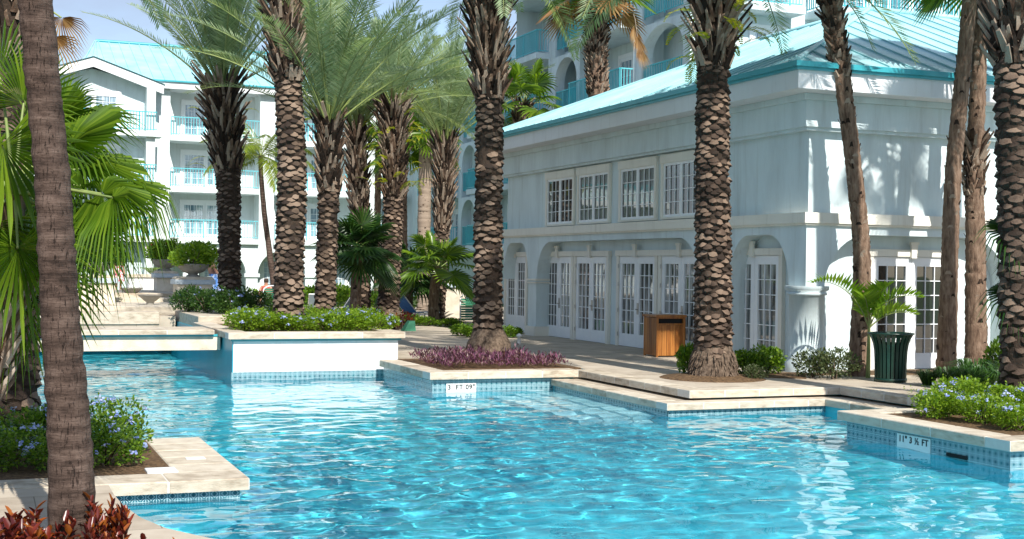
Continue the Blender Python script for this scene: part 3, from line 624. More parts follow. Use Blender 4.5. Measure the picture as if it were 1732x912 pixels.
TX = 25.0
tow = empty('hotel_tower', (34, 62, .4), 'tall shaded blue-grey hotel block with stacked turquoise balconies above the pavilion', 'building')
w = MB(); w.box(TX+1.5, 44, 63.0, HY+14, .3, 12.6); w.box(TX+1.5, 70, 45.0, 63.0, .3, 25.6); w.build('wall', M['wall'], tow)
w = MB(); w.box(TX-.02, TX+3, HY-.2, HY+1.7, .3, 12.5); w.build('corner_wall', M['wall'], tow)
w = MB(); w.box(TX+.2, 44, 63.0, HY+1.0, 12.6, 12.95); w.build('parapet', M['fascia'], tow)
TF = [.4+3.05*k for k in range(9)]
def tower_bay(y0_, y1_, nf, kind):
    for k in range(1, nf):
        z_ = TF[k]
        if kind == 'balcony':
            s_ = MB(); s_.box(TX-.55, TX+1.5, y0_, y1_, z_-.28, z_); s_.build('balcony_slab', M['wall'], tow)
            railing('balcony_railing', 'y', TX-.48, y0_+.08, y1_-.08, z_, 1.12, M['rail'], tow, .14)
            railing('balcony_railing', 'x', y0_+.06, TX-.45, TX+1.4, z_, 1.12, M['rail_sunlit'], tow, .14)  # south-facing end takes the sunlit rail tone
            balcony_doors(tow, 'y', TX+1.5, (y0_+y1_)/2-1.4, (y0_+y1_)/2+1.4, z_, z_+2.3)
        else:
            arcade_w = MB(); arcade(arcade_w, 'y', TX+.2, .5, (y0_, y1_), [(y0_+.55, y1_-.55, z_+1.5, z_+2.6, (y1_-y0_-1.1)/2)], z_-.3, z_+2.76); arcade_w.build('arched_wall', M['wall'], tow)
            railing('balcony_railing', 'y', TX+.3, y0_+.56, y1_-.56, z_, 1.12, M['rail'], tow, .14)
            s_ = MB(); s_.box(TX+.7, TX+1.5, y0_, y1_, z_-.28, z_); s_.build('balcony_slab', M['wall'], tow)
y_ = 45.1
for i, (wd, kd) in enumerate(((4.6,'arch'),(5.4,'balcony'),(3.6,'arch'),(4.2,'balcony'))):
    tower_bay(y_, y_+wd-.02, 9, kd)
    w = MB(); w.box(TX+.1, TX+1.5, y_+wd-.02, y_+wd+.02, .4, 25.6); w.build('fin_wall', M['wall'], tow); y_ += wd
y_ = 63.2
for i, (wd, kd) in enumerate(((5.2,'balcony'),(3.4,'arch'),(5.6,'balcony'))):
    tower_bay(y_, y_+wd-.02, 4, kd); y_ += wd
w = MB(); w.box(TX, TX+1.5, 77.3, HY-.2, .3, 12.6); w.build('pier', M['wall'], tow)
# south face of the tower, above the pavilion roof
tx = lambda px: ony(px, 20, 45.0).x
for k in range(3, 6):
    z_ = TF[k]
    for (pa, pb) in ((1362, 1478), (1478, 1600), (1600, 1720)):
        a_, b_ = tx(pa), tx(pb); s_ = MB(); s_.box(a_, b_-.01, 43.4, 45.0, z_-.28, z_); s_.build('balcony_slab', M['wall'], tow)
        railing('balcony_railing', 'x', 43.5, a_+.1, b_-.1, z_, 1.12, M['rail'] if pa < 1560 else M['rail_sunlit'], tow, .14); railing('balcony_railing', 'y', a_+.06, 43.5, 44.95, z_, 1.12, M['rail'], tow, .14)
        balcony_doors(tow, 'x', 45.0, (a_+b_)/2-1.3, (a_+b_)/2+1.3, z_, z_+2.3)
    a_, b_ = tx(1263), tx(1335); balcony_doors(tow, 'x', 45.0, a_+.1, b_-.1, z_, z_+2.4)
    s_ = MB(); s_.box(a_-.4, b_+.1, 44.0, 45.0, z_-.28, z_); s_.build('balcony_slab', M['wall'], tow); railing('balcony_railing', 'x', 44.1, a_-.3, b_, z_, 1.12, M['rail_sunlit'], tow, .14)

# ------------------------------------------------------------------ vegetation builders
def frame(d):
    d = d.normalized(); s_ = d.cross(UPV); s_ = s_.normalized() if s_.length > 1e-4 else Vector((1,0,0)); return d, s_, s_.cross(d).normalized()
def pinnate(mb, base, az, el, L, bend, nl, ll, lw, r_, petiole=.16, vee=.35, fwd=.8, droop=.0, mi=0, mr=1, twist=0., r0=.028):
    """feather frond: arching stalk with two rows of leaflets"""
    n = 13; pts = []; p = Vector(base); cur = el
    for i in range(n+1):
        t_ = i/n; e = el-bend*t_**1.4; d = Vector((math.cos(az)*math.cos(e), math.sin(az)*math.cos(e), math.sin(e)))
        pts.append(p.copy()); p = p+d*(L/n)
    mb.tube(pts, [r0*(1-.85*i/n) for i in range(n+1)], 4, mr, False)
    for k in range(nl):
        t_ = petiole+(1-petiole)*(k+.5)/nl; fi = t_*n; i = min(int(fi), n-1); q0 = pts[i].lerp(pts[i+1], fi-i); d, s_, u = frame(pts[i+1]-pts[i])
        if twist: ro = Matrix.Rotation(twist, 3, d); s_ = ro @ s_; u = ro @ u
        prof = (.45+.55*math.sin(math.pi*min(1,(t_-petiole)/(1-petiole)*.75+.22)))*(1-.35*max(0,t_-.75)/.25)
        for sg in (-1, 1):
            l = ll*prof*r_.uniform(.85, 1.1); f_ = fwd*(1+.9*(t_-.5))*r_.uniform(.85,1.15)
            dd = (s_*sg+d*f_+u*(vee+r_.uniform(-.12,.12))).normalized(); wv = dd.cross(u).normalized()*lw*.5
            dr = Vector((0,0,-droop*l))
            mb.add([q0, q0+dd*l*.42+wv+dr*.25, q0+dd*l+dr, q0+dd*l*.42-wv+dr*.25], [(0,1,2,3)], mi)
def fan_leaf(mb, hub, axis, normal, rad, r_, nseg=30, spread=R(290), droop=.25, split=.55, mi=0, cup=.12, wd=.9):
    """palmate leaf: pleated segments from a hub, free tips hanging"""
    a = axis.normalized(); nn = (normal-a*normal.dot(a)).normalized(); s_ = a.cross(nn)
    for k in range(nseg):
        th = -spread/2+spread*(k+.5)/nseg; dth = spread/nseg*.5
        l = rad*(1-.16*abs(th)/math.pi)*r_.uniform(.92,1.06); ds = []
        def pt(f_, ang, lift): 
            v = a*math.cos(ang)+s_*math.sin(ang); p = hub+v*(l*f_)+nn*(lift+cup*l*f_*f_); p = p+Vector((0,0,-droop*l*max(0,f_-.35)**2*2.2)); return p
        w1 = min(dth, .42*dth+.02); pl_ = .018*rad
        r1, r2 = split, split+(1-split)*.55
        V_ = [pt(.03,th,0), pt(r1,th-dth*wd,-pl_*2), pt(r1,th,pl_), pt(r1,th+dth*wd,-pl_*2), pt(r2,th-dth*.46,-pl_), pt(r2,th,pl_*.5), pt(r2,th+dth*.46,-pl_), pt(1,th+r_.uniform(-.02,.02),0)]
        mb.add(V_, [(0,1,2),(0,2,3),(1,4,5,2),(2,5,6,3),(4,7,5),(5,7,6)], mi)
def fan_crown(mb, base, r_, n, rad, pet, mi=0, mr=1, el=(-.5,1.3), droop=.3, az=None, nseg=26, dead=0, md=2):
    for k in range(n):
        a_ = (2.399*k+r_.uniform(-.3,.3)) if az is None else r_.uniform(*az); f_ = k/max(1,n-1); e = el[0]+(el[1]-el[0])*f_+r_.uniform(-.12,.12)
        d = Vector((math.cos(a_)*math.cos(e), math.sin(a_)*math.cos(e), math.sin(e))); L = pet*r_.uniform(.8,1.15)
        mid = Vector(base)+d*L*.55+Vector((0,0,.05*L)); hub = Vector(base)+d*L+Vector((0,0,-.10*L*(1-f_)))
        mb.tube([base, mid, hub], [.022,.016,.012], 4, mr, False)
        ax = (hub-mid).normalized(); _, s_, u = frame(ax); ax = (ax+Vector((0,0,-.25*(1-f_)))).normalized()
        fan_leaf(mb, hub, ax, u, rad*r_.uniform(.85,1.1), r_, nseg, R(r_.uniform(230,300)), droop*r_.uniform(.7,1.4), .5, md if k < dead else mi)
def trunk_pts(spec, depth, basez=None, ofs=0):
    """centre line and radii from bearings (px, py, width in px) at one distance"""
    out = []
    for i, (px, py, w_) in enumerate(spec): out.append((at(px, py, depth), w_*depth/FPX/2))
    if basez is not None:
        p, r_ = out[0]; p.z = basez
    return out
def resample(pr, step):
    pts = [p for p, _ in pr]; L = [0]
    for i in range(1, len(pts)): L.append(L[-1]+(pts[i]-pts[i-1]).length)
    out = []; s_ = 0
    # smooth through Catmull-Rom
    def ev(s_):
        i = 0
        while i < len(L)-2 and s_ > L[i+1]: i += 1
        t_ = (s_-L[i])/max(1e-6, L[i+1]-L[i]); p0 = pts[max(i-1,0)]; p1 = pts[i]; p2 = pts[i+1]; p3 = pts[min(i+2,len(pts)-1)]
        p = .5*((2*p1)+(p2-p0)*t_+(2*p0-5*p1+4*p2-p3)*t_*t_+(3*p1-p0-3*p2+p3)*t_**3); r_ = pr[i][1]*(1-t_)+pr[i+1][1]*t_; return p, r_
    n = max(2, int(L[-1]/step))
    return [ev(L[-1]*i/n) for i in range(n+1)], L[-1]
def date_trunk(mb, pr, r_, zmax, sw=.25, sh=.078):
    """core with a spiral of cut leaf bases standing off it (mat 0 core, 1 scales)"""
    rs, L = resample(pr, sh); n = len(rs)
    mb.tube([p for p, _ in rs], [q*.90 for _, q in rs], 14, 0)
    for i in range(n):
        p, rr = rs[i]
        if p.z > zmax: break
        d = (rs[min(i+1,n-1)][0]-rs[max(i-1,0)][0]).normalized(); u = d.orthogonal().normalized(); v = d.cross(u)
        k = max(5, round(2*math.pi*rr/sw))
        for j in range(k):
            nv = noise.noise(Vector((p.x*3+j*.9, p.y*3, p.z*2.2)))
            if r_.random() < .04 or nv > .42: continue
            a = 2*math.pi*(j+.5*(i%2)+r_.uniform(-.14,.14))/k; da = math.pi/k*r_.uniform(.70,1.14); pro = rr*r_.uniform(1.0,1.10); h = sh*2*r_.uniform(.8,1.15)
            def S(an, rad, dz): return p+(u*math.cos(an)+v*math.sin(an))*rad+d*dz
            t_ = h*r_.uniform(.18,.36); sk = r_.uniform(-.3,.3)*h; o_ = r_.uniform(-.3,.3)*h; pro += rr*(.03+.07*nv); h *= 1+.35*nv
            V_ = [S(a-da,rr*.90,sk+o_), S(a-da*.6,pro*.985,-h*.20+o_), S(a,pro*1.03,-h*.32+o_), S(a+da*.6,pro*.985,-h*.20+o_), S(a+da,rr*.90,-sk+o_), S(a+da*.55,rr*.96,t_*.8+o_), S(a,rr*.985,t_*1.15+o_), S(a-da*.55,rr*.96,t_*.8+o_), S(a-da*.6,rr*.88,-h*.6+o_), S(a,rr*.88,-h*.72+o_), S(a+da*.6,rr*.88,-h*.6+o_)]
            mb.add(V_, [(0,1,7),(1,2,6,7),(2,3,5,6),(3,4,5)], 1, True); mb.add(V_, [(0,8,1),(1,8,9,2),(2,9,10,3),(3,10,4)], 0)
def boots(mb, pr, r_, z0, z1, step=.085, lng=(.22,.42), w=.095, lean=.42, mi=0, mf=1, hair=.5, swell=1.15):
    """old leaf stalks left on the trunk, pointing up and out"""
    rs, L = resample(pr, step); n = len(rs); c = 0
    for i in range(n):
        p, rr = rs[i]
        if p.z < z0 or p.z > z1: continue
        f_ = (p.z-z0)/max(.01, z1-z0); d = (rs[min(i+1,n-1)][0]-rs[max(i-1,0)][0]).normalized(); u = d.orthogonal().normalized(); v = d.cross(u)
        k = max(5, round(2*math.pi*rr/.21))
        for j in range(k):
            a = 2*math.pi*(j+.5*(i%2)+r_.uniform(-.25,.25))/k; o = u*math.cos(a)+v*math.sin(a); tn = d.cross(o)
            l = r_.uniform(*lng)*(.55+.75*f_); le = lean*r_.uniform(.5,1.5)*(.6+.5*f_); dr = (d+o*le+tn*r_.uniform(-.18,.18)).normalized()
            q0 = p+o*rr*.86*swell; ww = w*r_.uniform(.75,1.2); th = .022; nn = dr.cross(tn).normalized()
            e = q0+dr*l; w2 = ww*r_.uniform(.3,.6)
            V_ = [q0-tn*ww/2-nn*th, q0+tn*ww/2-nn*th, q0+tn*ww/2+nn*th, q0-tn*ww/2+nn*th, e-tn*w2/2-nn*th*.6, e+tn*w2/2-nn*th*.6, e+tn*w2/2+nn*th*.6+dr*.03, e-tn*w2/2+nn*th*.6-dr*.02]
            mb.add(V_, [(0,1,5,4),(1,2,6,5),(2,3,7,6),(3,0,4,7),(4,5,6,7)], mi)
            if r_.random() < hair:
                for _ in range(2):
                    dd = (o+d*r_.uniform(-.9,.5)+tn*r_.uniform(-.8,.8)).normalized(); hl = r_.uniform(.05,.2); b_ = q0+tn*r_.uniform(-.05,.05); mb.add([b_-tn*.008, b_+tn*.008, b_+dd*hl+Vector((0,0,-.05))], [(0,1,2)], mf)
def leafcloud(mb, blobs, n, size, r_, mi=0, up=.35, hollow=.55):
    """leaves spread through a set of ellipsoids (cx,cy,cz,rx,ry,rz)"""
    ws = [b_[3]*b_[4]+b_[4]*b_[5] for b_ in blobs]
    for _ in range(n):
        b_ = r_.choices(blobs, ws)[0]
        while True:
            x, y, z = r_.uniform(-1,1), r_.uniform(-1,1), r_.uniform(-.7,1); l = math.sqrt(x*x+y*y+z*z)
            if 1e-3 < l <= 1 and (l > hollow or r_.random() < .25): break
        p = Vector((b_[0]+x*b_[3], b_[1]+y*b_[4], max(.01, b_[2]+z*b_[5]))); o = Vector((x,y,z))/l
        d = (o+Vector((r_.gauss(0,.6),r_.gauss(0,.6),r_.gauss(up,.5)))).normalized(); s_ = d.cross(Vector((r_.gauss(0,1),r_.gauss(0,1),r_.gauss(0,1)))).normalized(); sz = size*r_.uniform(.6,1.3)
        mb.add([p, p+d*sz*.5+s_*sz*.26, p+d*sz, p+d*sz*.5-s_*sz*.26], [(0,1,2,3)], mi)
def shrub_mesh(seed, r0, h, n, size, lm, flowers=0, stems=True, fm='flower', spiky=0):
    """one shrub in local coordinates: returns [(part name, mesh builder, materials)]"""
    r_ = random.Random(seed); bl = [(0,0,h*.45,r0*.8,r0*.8,h*.5)]
    for k in range(7): a_ = r_.uniform(0,6.28); q = r_.uniform(.3,.75)*r0; s_ = r_.uniform(.3,.5); bl.append((math.cos(a_)*q, math.sin(a_)*q, h*r_.uniform(.3,.72), r0*s_, r0*s_, h*s_*.8))
    f_ = MB(); leafcloud(f_, bl, n, size, r_)
    for k in range(spiky):
        a_ = r_.uniform(0,6.28); q = r_.uniform(.2,.9)*r0; b_ = Vector((math.cos(a_)*q, math.sin(a_)*q, h*.6)); d = Vector((math.cos(a_)*.5, math.sin(a_)*.5, 1)).normalized(); l = h*r_.uniform(.35,.65)
        for i in range(9):
            p = b_+d*l*(i/9); dd = Vector((r_.gauss(0,1),r_.gauss(0,1),r_.gauss(.3,.5))).normalized(); s_ = dd.cross(d).normalized(); sz = size*.9; f_.add([p, p+dd*sz*.5+s_*sz*.24, p+dd*sz, p+dd*sz*.5-s_*sz*.24], [(0,1,2,3)])
    out = [('foliage', f_, M[lm])]
    if flowers:
        q = MB()
        for k in range(flowers):
            b_ = r_.choice(bl); a_ = r_.uniform(0,6.28); e = r_.uniform(-.1,1.3); c = Vector((b_[0]+math.cos(a_)*math.cos(e)*b_[3]*1.04, b_[1]+math.sin(a_)*math.cos(e)*b_[4]*1.04, b_[2]+math.sin(e)*b_[5]*1.06+.02)); o = Vector((math.cos(a_)*math.cos(e), math.sin(a_)*math.cos(e), math.sin(e)+.3)).normalized()
            for i in range(11):
                pc = c+Vector((r_.gauss(0,.022),r_.gauss(0,.022),r_.gauss(0,.018))); no = (o+Vector((r_.gauss(0,.4),r_.gauss(0,.4),r_.gauss(0,.4)))).normalized(); _, s_, u = frame(no); pr_ = r_.uniform(.013,.02)
                q.add([pc+(s_*math.cos(6.283*j/5)+u*math.sin(6.283*j/5))*pr_ for j in range(5)], [(0,1,2,3,4)])
        out.append(('blossoms', q, M[fm]))
    if stems:
        q = MB()
        for k in range(9): a_ = r_.uniform(0,6.28); q.tube([(r_.uniform(-.05,.05),r_.uniform(-.05,.05),-.03),(math.cos(a_)*r0*.3,math.sin(a_)*r0*.3,h*.35),(math.cos(a_)*r0*.6,math.sin(a_)*r0*.6,h*.7)], [.012,.009,.004], 5)
        out.append(('stems', q, M['boot']))
    return out
def make_proto(name, parts):
    r_ = bpy.data.objects.new(name, None); C.objects.link(r_); r_.empty_display_size = .1
    for n_, mb, mt in parts: local(mb, n_, mt, r_)
    return r_
USED = set()
def place(proto, loc, label, cat, group=None, rot=None, s=1.0, sz=None):
    o = proto if proto.name not in USED else copy_tree(proto); USED.add(o.name)
    o.location = loc; o.rotation_euler = (0, 0, rnd.uniform(0, 6.28) if rot is None else rot); o.scale = (s, s, s if sz is None else sz)
    return tag(o, label, cat, group)
def crown_mesh(seed, nf=46, L=3.7, ll=.50, el=(-.35,1.45), bend=(1.0,.55)):
    r_ = random.Random(seed); mb = MB()
    for k in range(nf):
        f_ = k/(nf-1); e = el[0]+(el[1]-el[0])*f_**.8+r_.uniform(-.1,.1); a_ = 2.39996*k+r_.uniform(-.15,.15)
        b_ = Vector((math.cos(a_)*.12*(1-f_*.6), math.sin(a_)*.12*(1-f_*.6), f_*.25-.1))
        pinnate(mb, b_, a_, e, L*r_.uniform(.85,1.08)*(1 if f_ < .85 else .8), bend[0]*(1-f_)+bend[1]*f_+r_.uniform(-.1,.15), 68, ll, .028, r_, twist=r_.uniform(-.5,.5), droop=.05)
    me = bpy.data.meshes.new('crown'); me.from_pydata(mb.v, [], mb.f); me.materials.append(M['date']); me.materials.append(M['rachis'])
    me.polygons.foreach_set('material_index', mb.m); me.update(); return me
CROWN = [crown_mesh(11, 46, L=4.2, el=(.55,1.5), bend=(.8,.4)), crown_mesh(12, 46, el=(-.3,1.4)), crown_mesh(13, 40, el=(.15,1.45), bend=(.9,.5)), crown_mesh(14, 40, L=3.9, el=(.72,1.5), bend=(.62,.35))]
def date_palm(name, spec, depth, basez, boots_py, label, crown=0, seed=1, cs=1.0, fern=0, fl=1., roots=False, rotz=0, group='date palms', dark=False, rs=1., sw=.25, sh=.078, long_=1.0, lean=.42):
    r_ = random.Random(seed); pr = trunk_pts(spec, depth, basez); root = empty(name, pr[0][0], label, 'palm tree', group)
    zb = at(spec[-1][0], boots_py, depth).z; ztop = pr[-1][0].z
    q = MB(); date_trunk(q, pr, r_, zb+.15, sw, sh); q.build('trunk', [M['core'], M['scale_shaded' if dark else 'scale']], root)
    q = MB(); boots(q, pr, r_, zb-.1, ztop+.02, lng=(.2*long_,.42*long_), lean=lean); q.build('old_frond_stubs', [M['boot'], M['fibre']], root)
    if roots:
        q = MB(); p, rr = pr[0]; prof = [(rr*(.95+f_*rs),p.z+z_) for f_, z_ in ((.8,-.05),(.67,.10),(.47,.28),(.25,.45),(0,.6))]; q.lathe(prof, p.x, p.y, 26)
        q.v = [(x+r_.uniform(-.03,.03), y+r_.uniform(-.03,.03), z+r_.uniform(-.02,.02)) for x, y, z in q.v]
        for k in range(160):
            a_ = r_.uniform(0,6.28); z_ = r_.uniform(.05,.5); ra = rr*(1+(.7-1.3*z_)*rs); b_ = Vector((p.x+math.cos(a_)*ra, p.y+math.sin(a_)*ra, p.z+z_)); q.tube([b_, b_+Vector((math.cos(a_)*.06, math.sin(a_)*.06, -.1))], [.018,.008], 4)
        q.build('root_mound', M['roots'], root)
    if fern:
        q = MB()
        for k in range(fern):
            i = r_.uniform(.0,1); z_ = zb+(ztop-zb)*i; j = 0
            while j < len(pr)-2 and pr[j+1][0].z < z_: j += 1
            t_ = (z_-pr[j][0].z)/max(.01, pr[j+1][0].z-pr[j][0].z); c = pr[j][0].lerp(pr[j+1][0], t_); a_ = r_.uniform(0,6.28); rr = pr[j][1]*1.7
            pinnate(q, (c.x+math.cos(a_)*rr, c.y+math.sin(a_)*rr, c.z), a_+r_.uniform(-.5,.5), r_.uniform(-.2,1.0), r_.uniform(.3,.65)*fl, 1.3, 16, .09*fl, .03*fl, r_, .1, .2, .5, r0=.004)
        q.build('fern_fronds', [M['fern'], M['rachis']], root)
    c = bpy.data.objects.new('crown', CROWN[crown]); C.objects.link(c); c.parent = root; tp = pr[-1][0]; c.location = tp-pr[0][0]; c.rotation_euler = (0, 0, rotz); c.scale = (cs,)*3
    return root

# ------------------------------------------------------------------ date palms
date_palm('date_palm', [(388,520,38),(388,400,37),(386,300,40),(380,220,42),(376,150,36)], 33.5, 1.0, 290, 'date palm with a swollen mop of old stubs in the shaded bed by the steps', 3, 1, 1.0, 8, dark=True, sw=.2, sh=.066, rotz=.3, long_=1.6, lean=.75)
date_palm('date_palm', [(488,565,52),(489,450,48),(494,300,47),(488,150,45),(477,0,45),(464,-330,44)], 28.3, .88, 135, 'thick date palm trunk at the left end of the white planter, crown above view', 3, 2, .8, 0, rotz=1, long_=1.8, lean=.78)
date_palm('date_palm', [(548,565,36),(553,420,34),(557,300,36),(556,208,32)], 29.6, .88, 320, 'second date palm in the white planter, stubs right up to its feathery crown', 0, 3, 1.0, 0, sw=.2, sh=.066, rotz=2.2, long_=1.0, lean=.6)
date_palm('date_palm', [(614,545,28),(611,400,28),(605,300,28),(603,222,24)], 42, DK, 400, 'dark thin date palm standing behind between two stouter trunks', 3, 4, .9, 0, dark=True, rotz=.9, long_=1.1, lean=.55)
date_palm('date_palm', [(655,560,38),(660,450,35),(667,300,33),(665,180,32)], 41, DK, 330, 'date palm with yellow ferns on its stubs at right end of white planter', 2, 5, .95, 40, fl=1.3, rotz=0.2, roots=True, long_=1.5, lean=.7)
date_palm('date_palm', [(738,545,27),(747,400,25),(752,300,26),(752,242,24)], 47, DK, 390, 'farther date palm with shaggy trunk behind a small fan palm', 3, 6, 1.15, 0, rotz=4, long_=1.4, lean=.55)
date_palm('date_palm', [(826,600,50),(825,450,48),(827,300,46),(828,170,46),(825,0,46),(824,-100,46)], 28.2, .40, 165, 'tall date palm rising from the bed of purple plants', 1, 7, 1.05, 3, roots=True, rotz=2, long_=1.8, lean=.78)
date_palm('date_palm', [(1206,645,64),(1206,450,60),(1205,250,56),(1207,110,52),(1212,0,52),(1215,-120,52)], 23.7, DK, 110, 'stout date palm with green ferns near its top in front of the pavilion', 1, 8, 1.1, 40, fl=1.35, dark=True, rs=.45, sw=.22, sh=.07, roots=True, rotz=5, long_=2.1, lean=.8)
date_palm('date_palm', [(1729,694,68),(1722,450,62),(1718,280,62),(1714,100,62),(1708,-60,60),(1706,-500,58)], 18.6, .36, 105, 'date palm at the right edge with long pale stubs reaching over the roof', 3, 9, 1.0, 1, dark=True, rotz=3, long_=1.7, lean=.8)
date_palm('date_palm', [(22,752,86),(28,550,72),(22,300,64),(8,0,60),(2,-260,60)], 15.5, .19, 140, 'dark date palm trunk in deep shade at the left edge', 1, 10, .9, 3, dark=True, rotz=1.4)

# ------------------------------------------------------------------ slim palms and fan palms
def img(x, y, z=0.): return rt*x+UPV*y-fw*z          # right, up, towards the viewer
def smooth_trunk(mb, pr, r_, step=.05, n=20, wob=.03, ring=.012):
    rs, L = resample(pr, step); b0 = len(mb.v)
    mb.tube([p+Vector((r_.gauss(0,.004), r_.gauss(0,.004), 0)) for p, _ in rs], [q*(1+r_.uniform(-ring, ring)*2+r_.choice((0,0,0,ring*2.2,ring))) for i, (_, q) in enumerate(rs)], n, 0)
def slim_palm(spec, depth, basez, label, seed, material='slim', rough=0, name='fan_palm', n_leaf=0, group='slim trunked palms', rad=.8, pet=.8, cut=True, lm='fan', dead=0, skirt=None):
    r_ = random.Random(seed); pr = trunk_pts(spec, depth, basez); root = empty(name, pr[0][0], label, 'palm tree', group)
    q = MB(); smooth_trunk(q, pr, r_, ring=.02 if rough else .012)
    if rough:
        rs, L = resample(pr, .11)
        for p, rr in rs:
            for _ in range(rough):
                a_ = r_.uniform(0,6.28); o = Vector((math.cos(a_), math.sin(a_), 0)); tn = Vector((-o.y, o.x, 0)); b_ = p+o*rr*.96+Vector((0,0,r_.uniform(-.05,.05))); l = r_.uniform(.04,.11); w_ = r_.uniform(.03,.07); ou = r_.uniform(.10,.5)
                q.add([b_-tn*w_, b_+tn*w_, b_+tn*w_*.4+UPV*l+o*l*ou, b_-tn*w_*.5+UPV*l*.9+o*l*ou], [(0,1,2,3)], 1)
    q.build('trunk', [M[material], M['boot']], root)
    if skirt:
        q = MB(); boots(q, pr, r_, at(spec[-1][0], skirt[0], depth).z, at(spec[-1][0], skirt[1], depth).z, lng=(.15,.3), lean=skirt[2] if len(skirt) > 2 else .5, step=.07, hair=.3); q.build('old_frond_stubs', [M['boot'], M['fibre']], root)
    if n_leaf:
        q = MB(); fan_crown(q, pr[-1][0], r_, n_leaf, rad, pet, dead=dead); q.build('crown', [M[lm], M['rachis'], M['dead']], root)
    return root
slim_palm([(122,935,82),(118,750,72),(107,600,65),(97,450,61),(88,300,58),(74,150,57),(60,0,56),(52,-70,55)], 9.7, .19, 'smooth ringed palm trunk leaning in the left foreground', 21, 'bark', 0, name='palm', group='')
slim_palm([(1450,652,34),(1458,450,29),(1446,300,27),(1427,150,27),(1404,0,26),(1392,-110,26)], 24.7, .33, 'slim leaning palm trunk beside the corner column of the pavilion', 22, 'slim', 3, n_leaf=26, skirt=(130,-110,.9))
slim_palm([(1600,648,35),(1606,450,28),(1612,300,27),(1626,150,25),(1642,-20,24),(1650,-110,24)], 24.8, .33, 'slim pale palm trunk leaning right in front of the south french doors', 23, 'slim', 1, n_leaf=24)
slim_palm([(1651,650,38),(1650,400,32),(1648,300,30),(1656,100,25),(1659,-60,24)], 25.4, .33, 'slim palm trunk with a ragged collar between pale trunk and stubby date palm', 24, 'slim', 2, n_leaf=24, skirt=(330,235,.5))
# palms behind the pavilion roof
oroot = slim_palm([(1012,170,34),(1008,80,32),(1012,0,30),(1012,-12,28)], 47, None, 'shaggy fan palm with hanging dead fronds behind the pavilion roof', 25, 'slim', 4, n_leaf=22, rad=1.15, pet=1.25, group='fan palms', dead=5, skirt=(160,10,1.0))
slim_palm([(878,225,26),(884,190,24),(886,178,22)], 46, None, 'small bright green fan palm rising behind the far pavilion eave', 26, 'slim', 3, n_leaf=15, rad=.95, pet=.95, group='fan palms', skirt=(225,178,.7))
r_ = random.Random(77); q = MB(); h0 = at(1066, 8, 46.2); h1 = at(1078, 62, 46.2); q.tube([h0, h0.lerp(h1, .5)+Vector((.05,0,.05)), h1], [.025,.02,.015], 5, 1)
for px, py in ((1078,62),(1072,45),(1082,80)): fan_leaf(q, at(px, py, 46.2), img(.1+.1*r_.random(),-1,.1), img(.8,.1,.6), .72, r_, 18, R(110), .3, .2, wd=.7)
q.build('dead_frond', [M['dead'], M['fibre']], oroot)
# fan palms on the far side of the path
slim_palm([(733,538,20),(735,490,17),(741,455,15)], 44, DK, 'small fan palm with bright rounded leaves in front of a date palm', 27, 'slim', 3, n_leaf=15, rad=.92, pet=.85, group='fan palms')
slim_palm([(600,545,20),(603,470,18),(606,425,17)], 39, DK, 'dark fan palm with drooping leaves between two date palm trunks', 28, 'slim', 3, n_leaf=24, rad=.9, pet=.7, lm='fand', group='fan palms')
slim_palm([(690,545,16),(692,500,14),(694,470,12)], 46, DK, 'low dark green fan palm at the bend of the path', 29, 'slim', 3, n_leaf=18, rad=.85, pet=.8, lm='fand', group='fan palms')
slim_palm([(716,545,24),(717,400,22),(719,300,22),(720,230,20)], 58, DK, 'distant fan palm with patterned trunk near the shaded hotel corner', 30, 'boot', 5, n_leaf=22, rad=1.0, pet=.9, group='fan palms')
slim_palm([(637,545,12),(638,400,11),(640,270,11),(640,250,10)], 62, DK, 'thin far fan palm behind the ferny date palm', 31, 'slim', 2, n_leaf=18, rad=.9, pet=.9, group='fan palms')
slim_palm([(686,545,11),(684,400,10),(683,280,10),(682,255,9)], 60, DK, 'thin far fan palm just right of the ferny date palm', 32, 'slim', 2, n_leaf=20, rad=1.0, pet=.9, group='fan palms')
def coconut(spec, depth, basez, label, seed, n=15, L=2.9):
    r_ = random.Random(seed); pr = trunk_pts(spec, depth, basez); root = empty('coconut_palm', pr[0][0], label, 'palm tree')
    q = MB(); smooth_trunk(q, pr, r_, .2, 10); q.build('trunk', M['bark'], root)
    q = MB()
    for k in range(n): f_ = k/(n-1); pinnate(q, pr[-1][0], 2.4*k, -.25+1.5*f_, L*r_.uniform(.85,1.1), 1.5-.4*f_, 46, .62, .05, r_, .12, -.1, .6, droop=.45)
    q.build('crown', [M['coco'], M['rachis']], root)
coconut([(468,505,13),(462,470,11),(455,420,10),(447,360,9),(442,300,8),(441,265,8)], 58, .45, 'yellow green coconut palm with curving thin trunk before the hotel wing', 33)

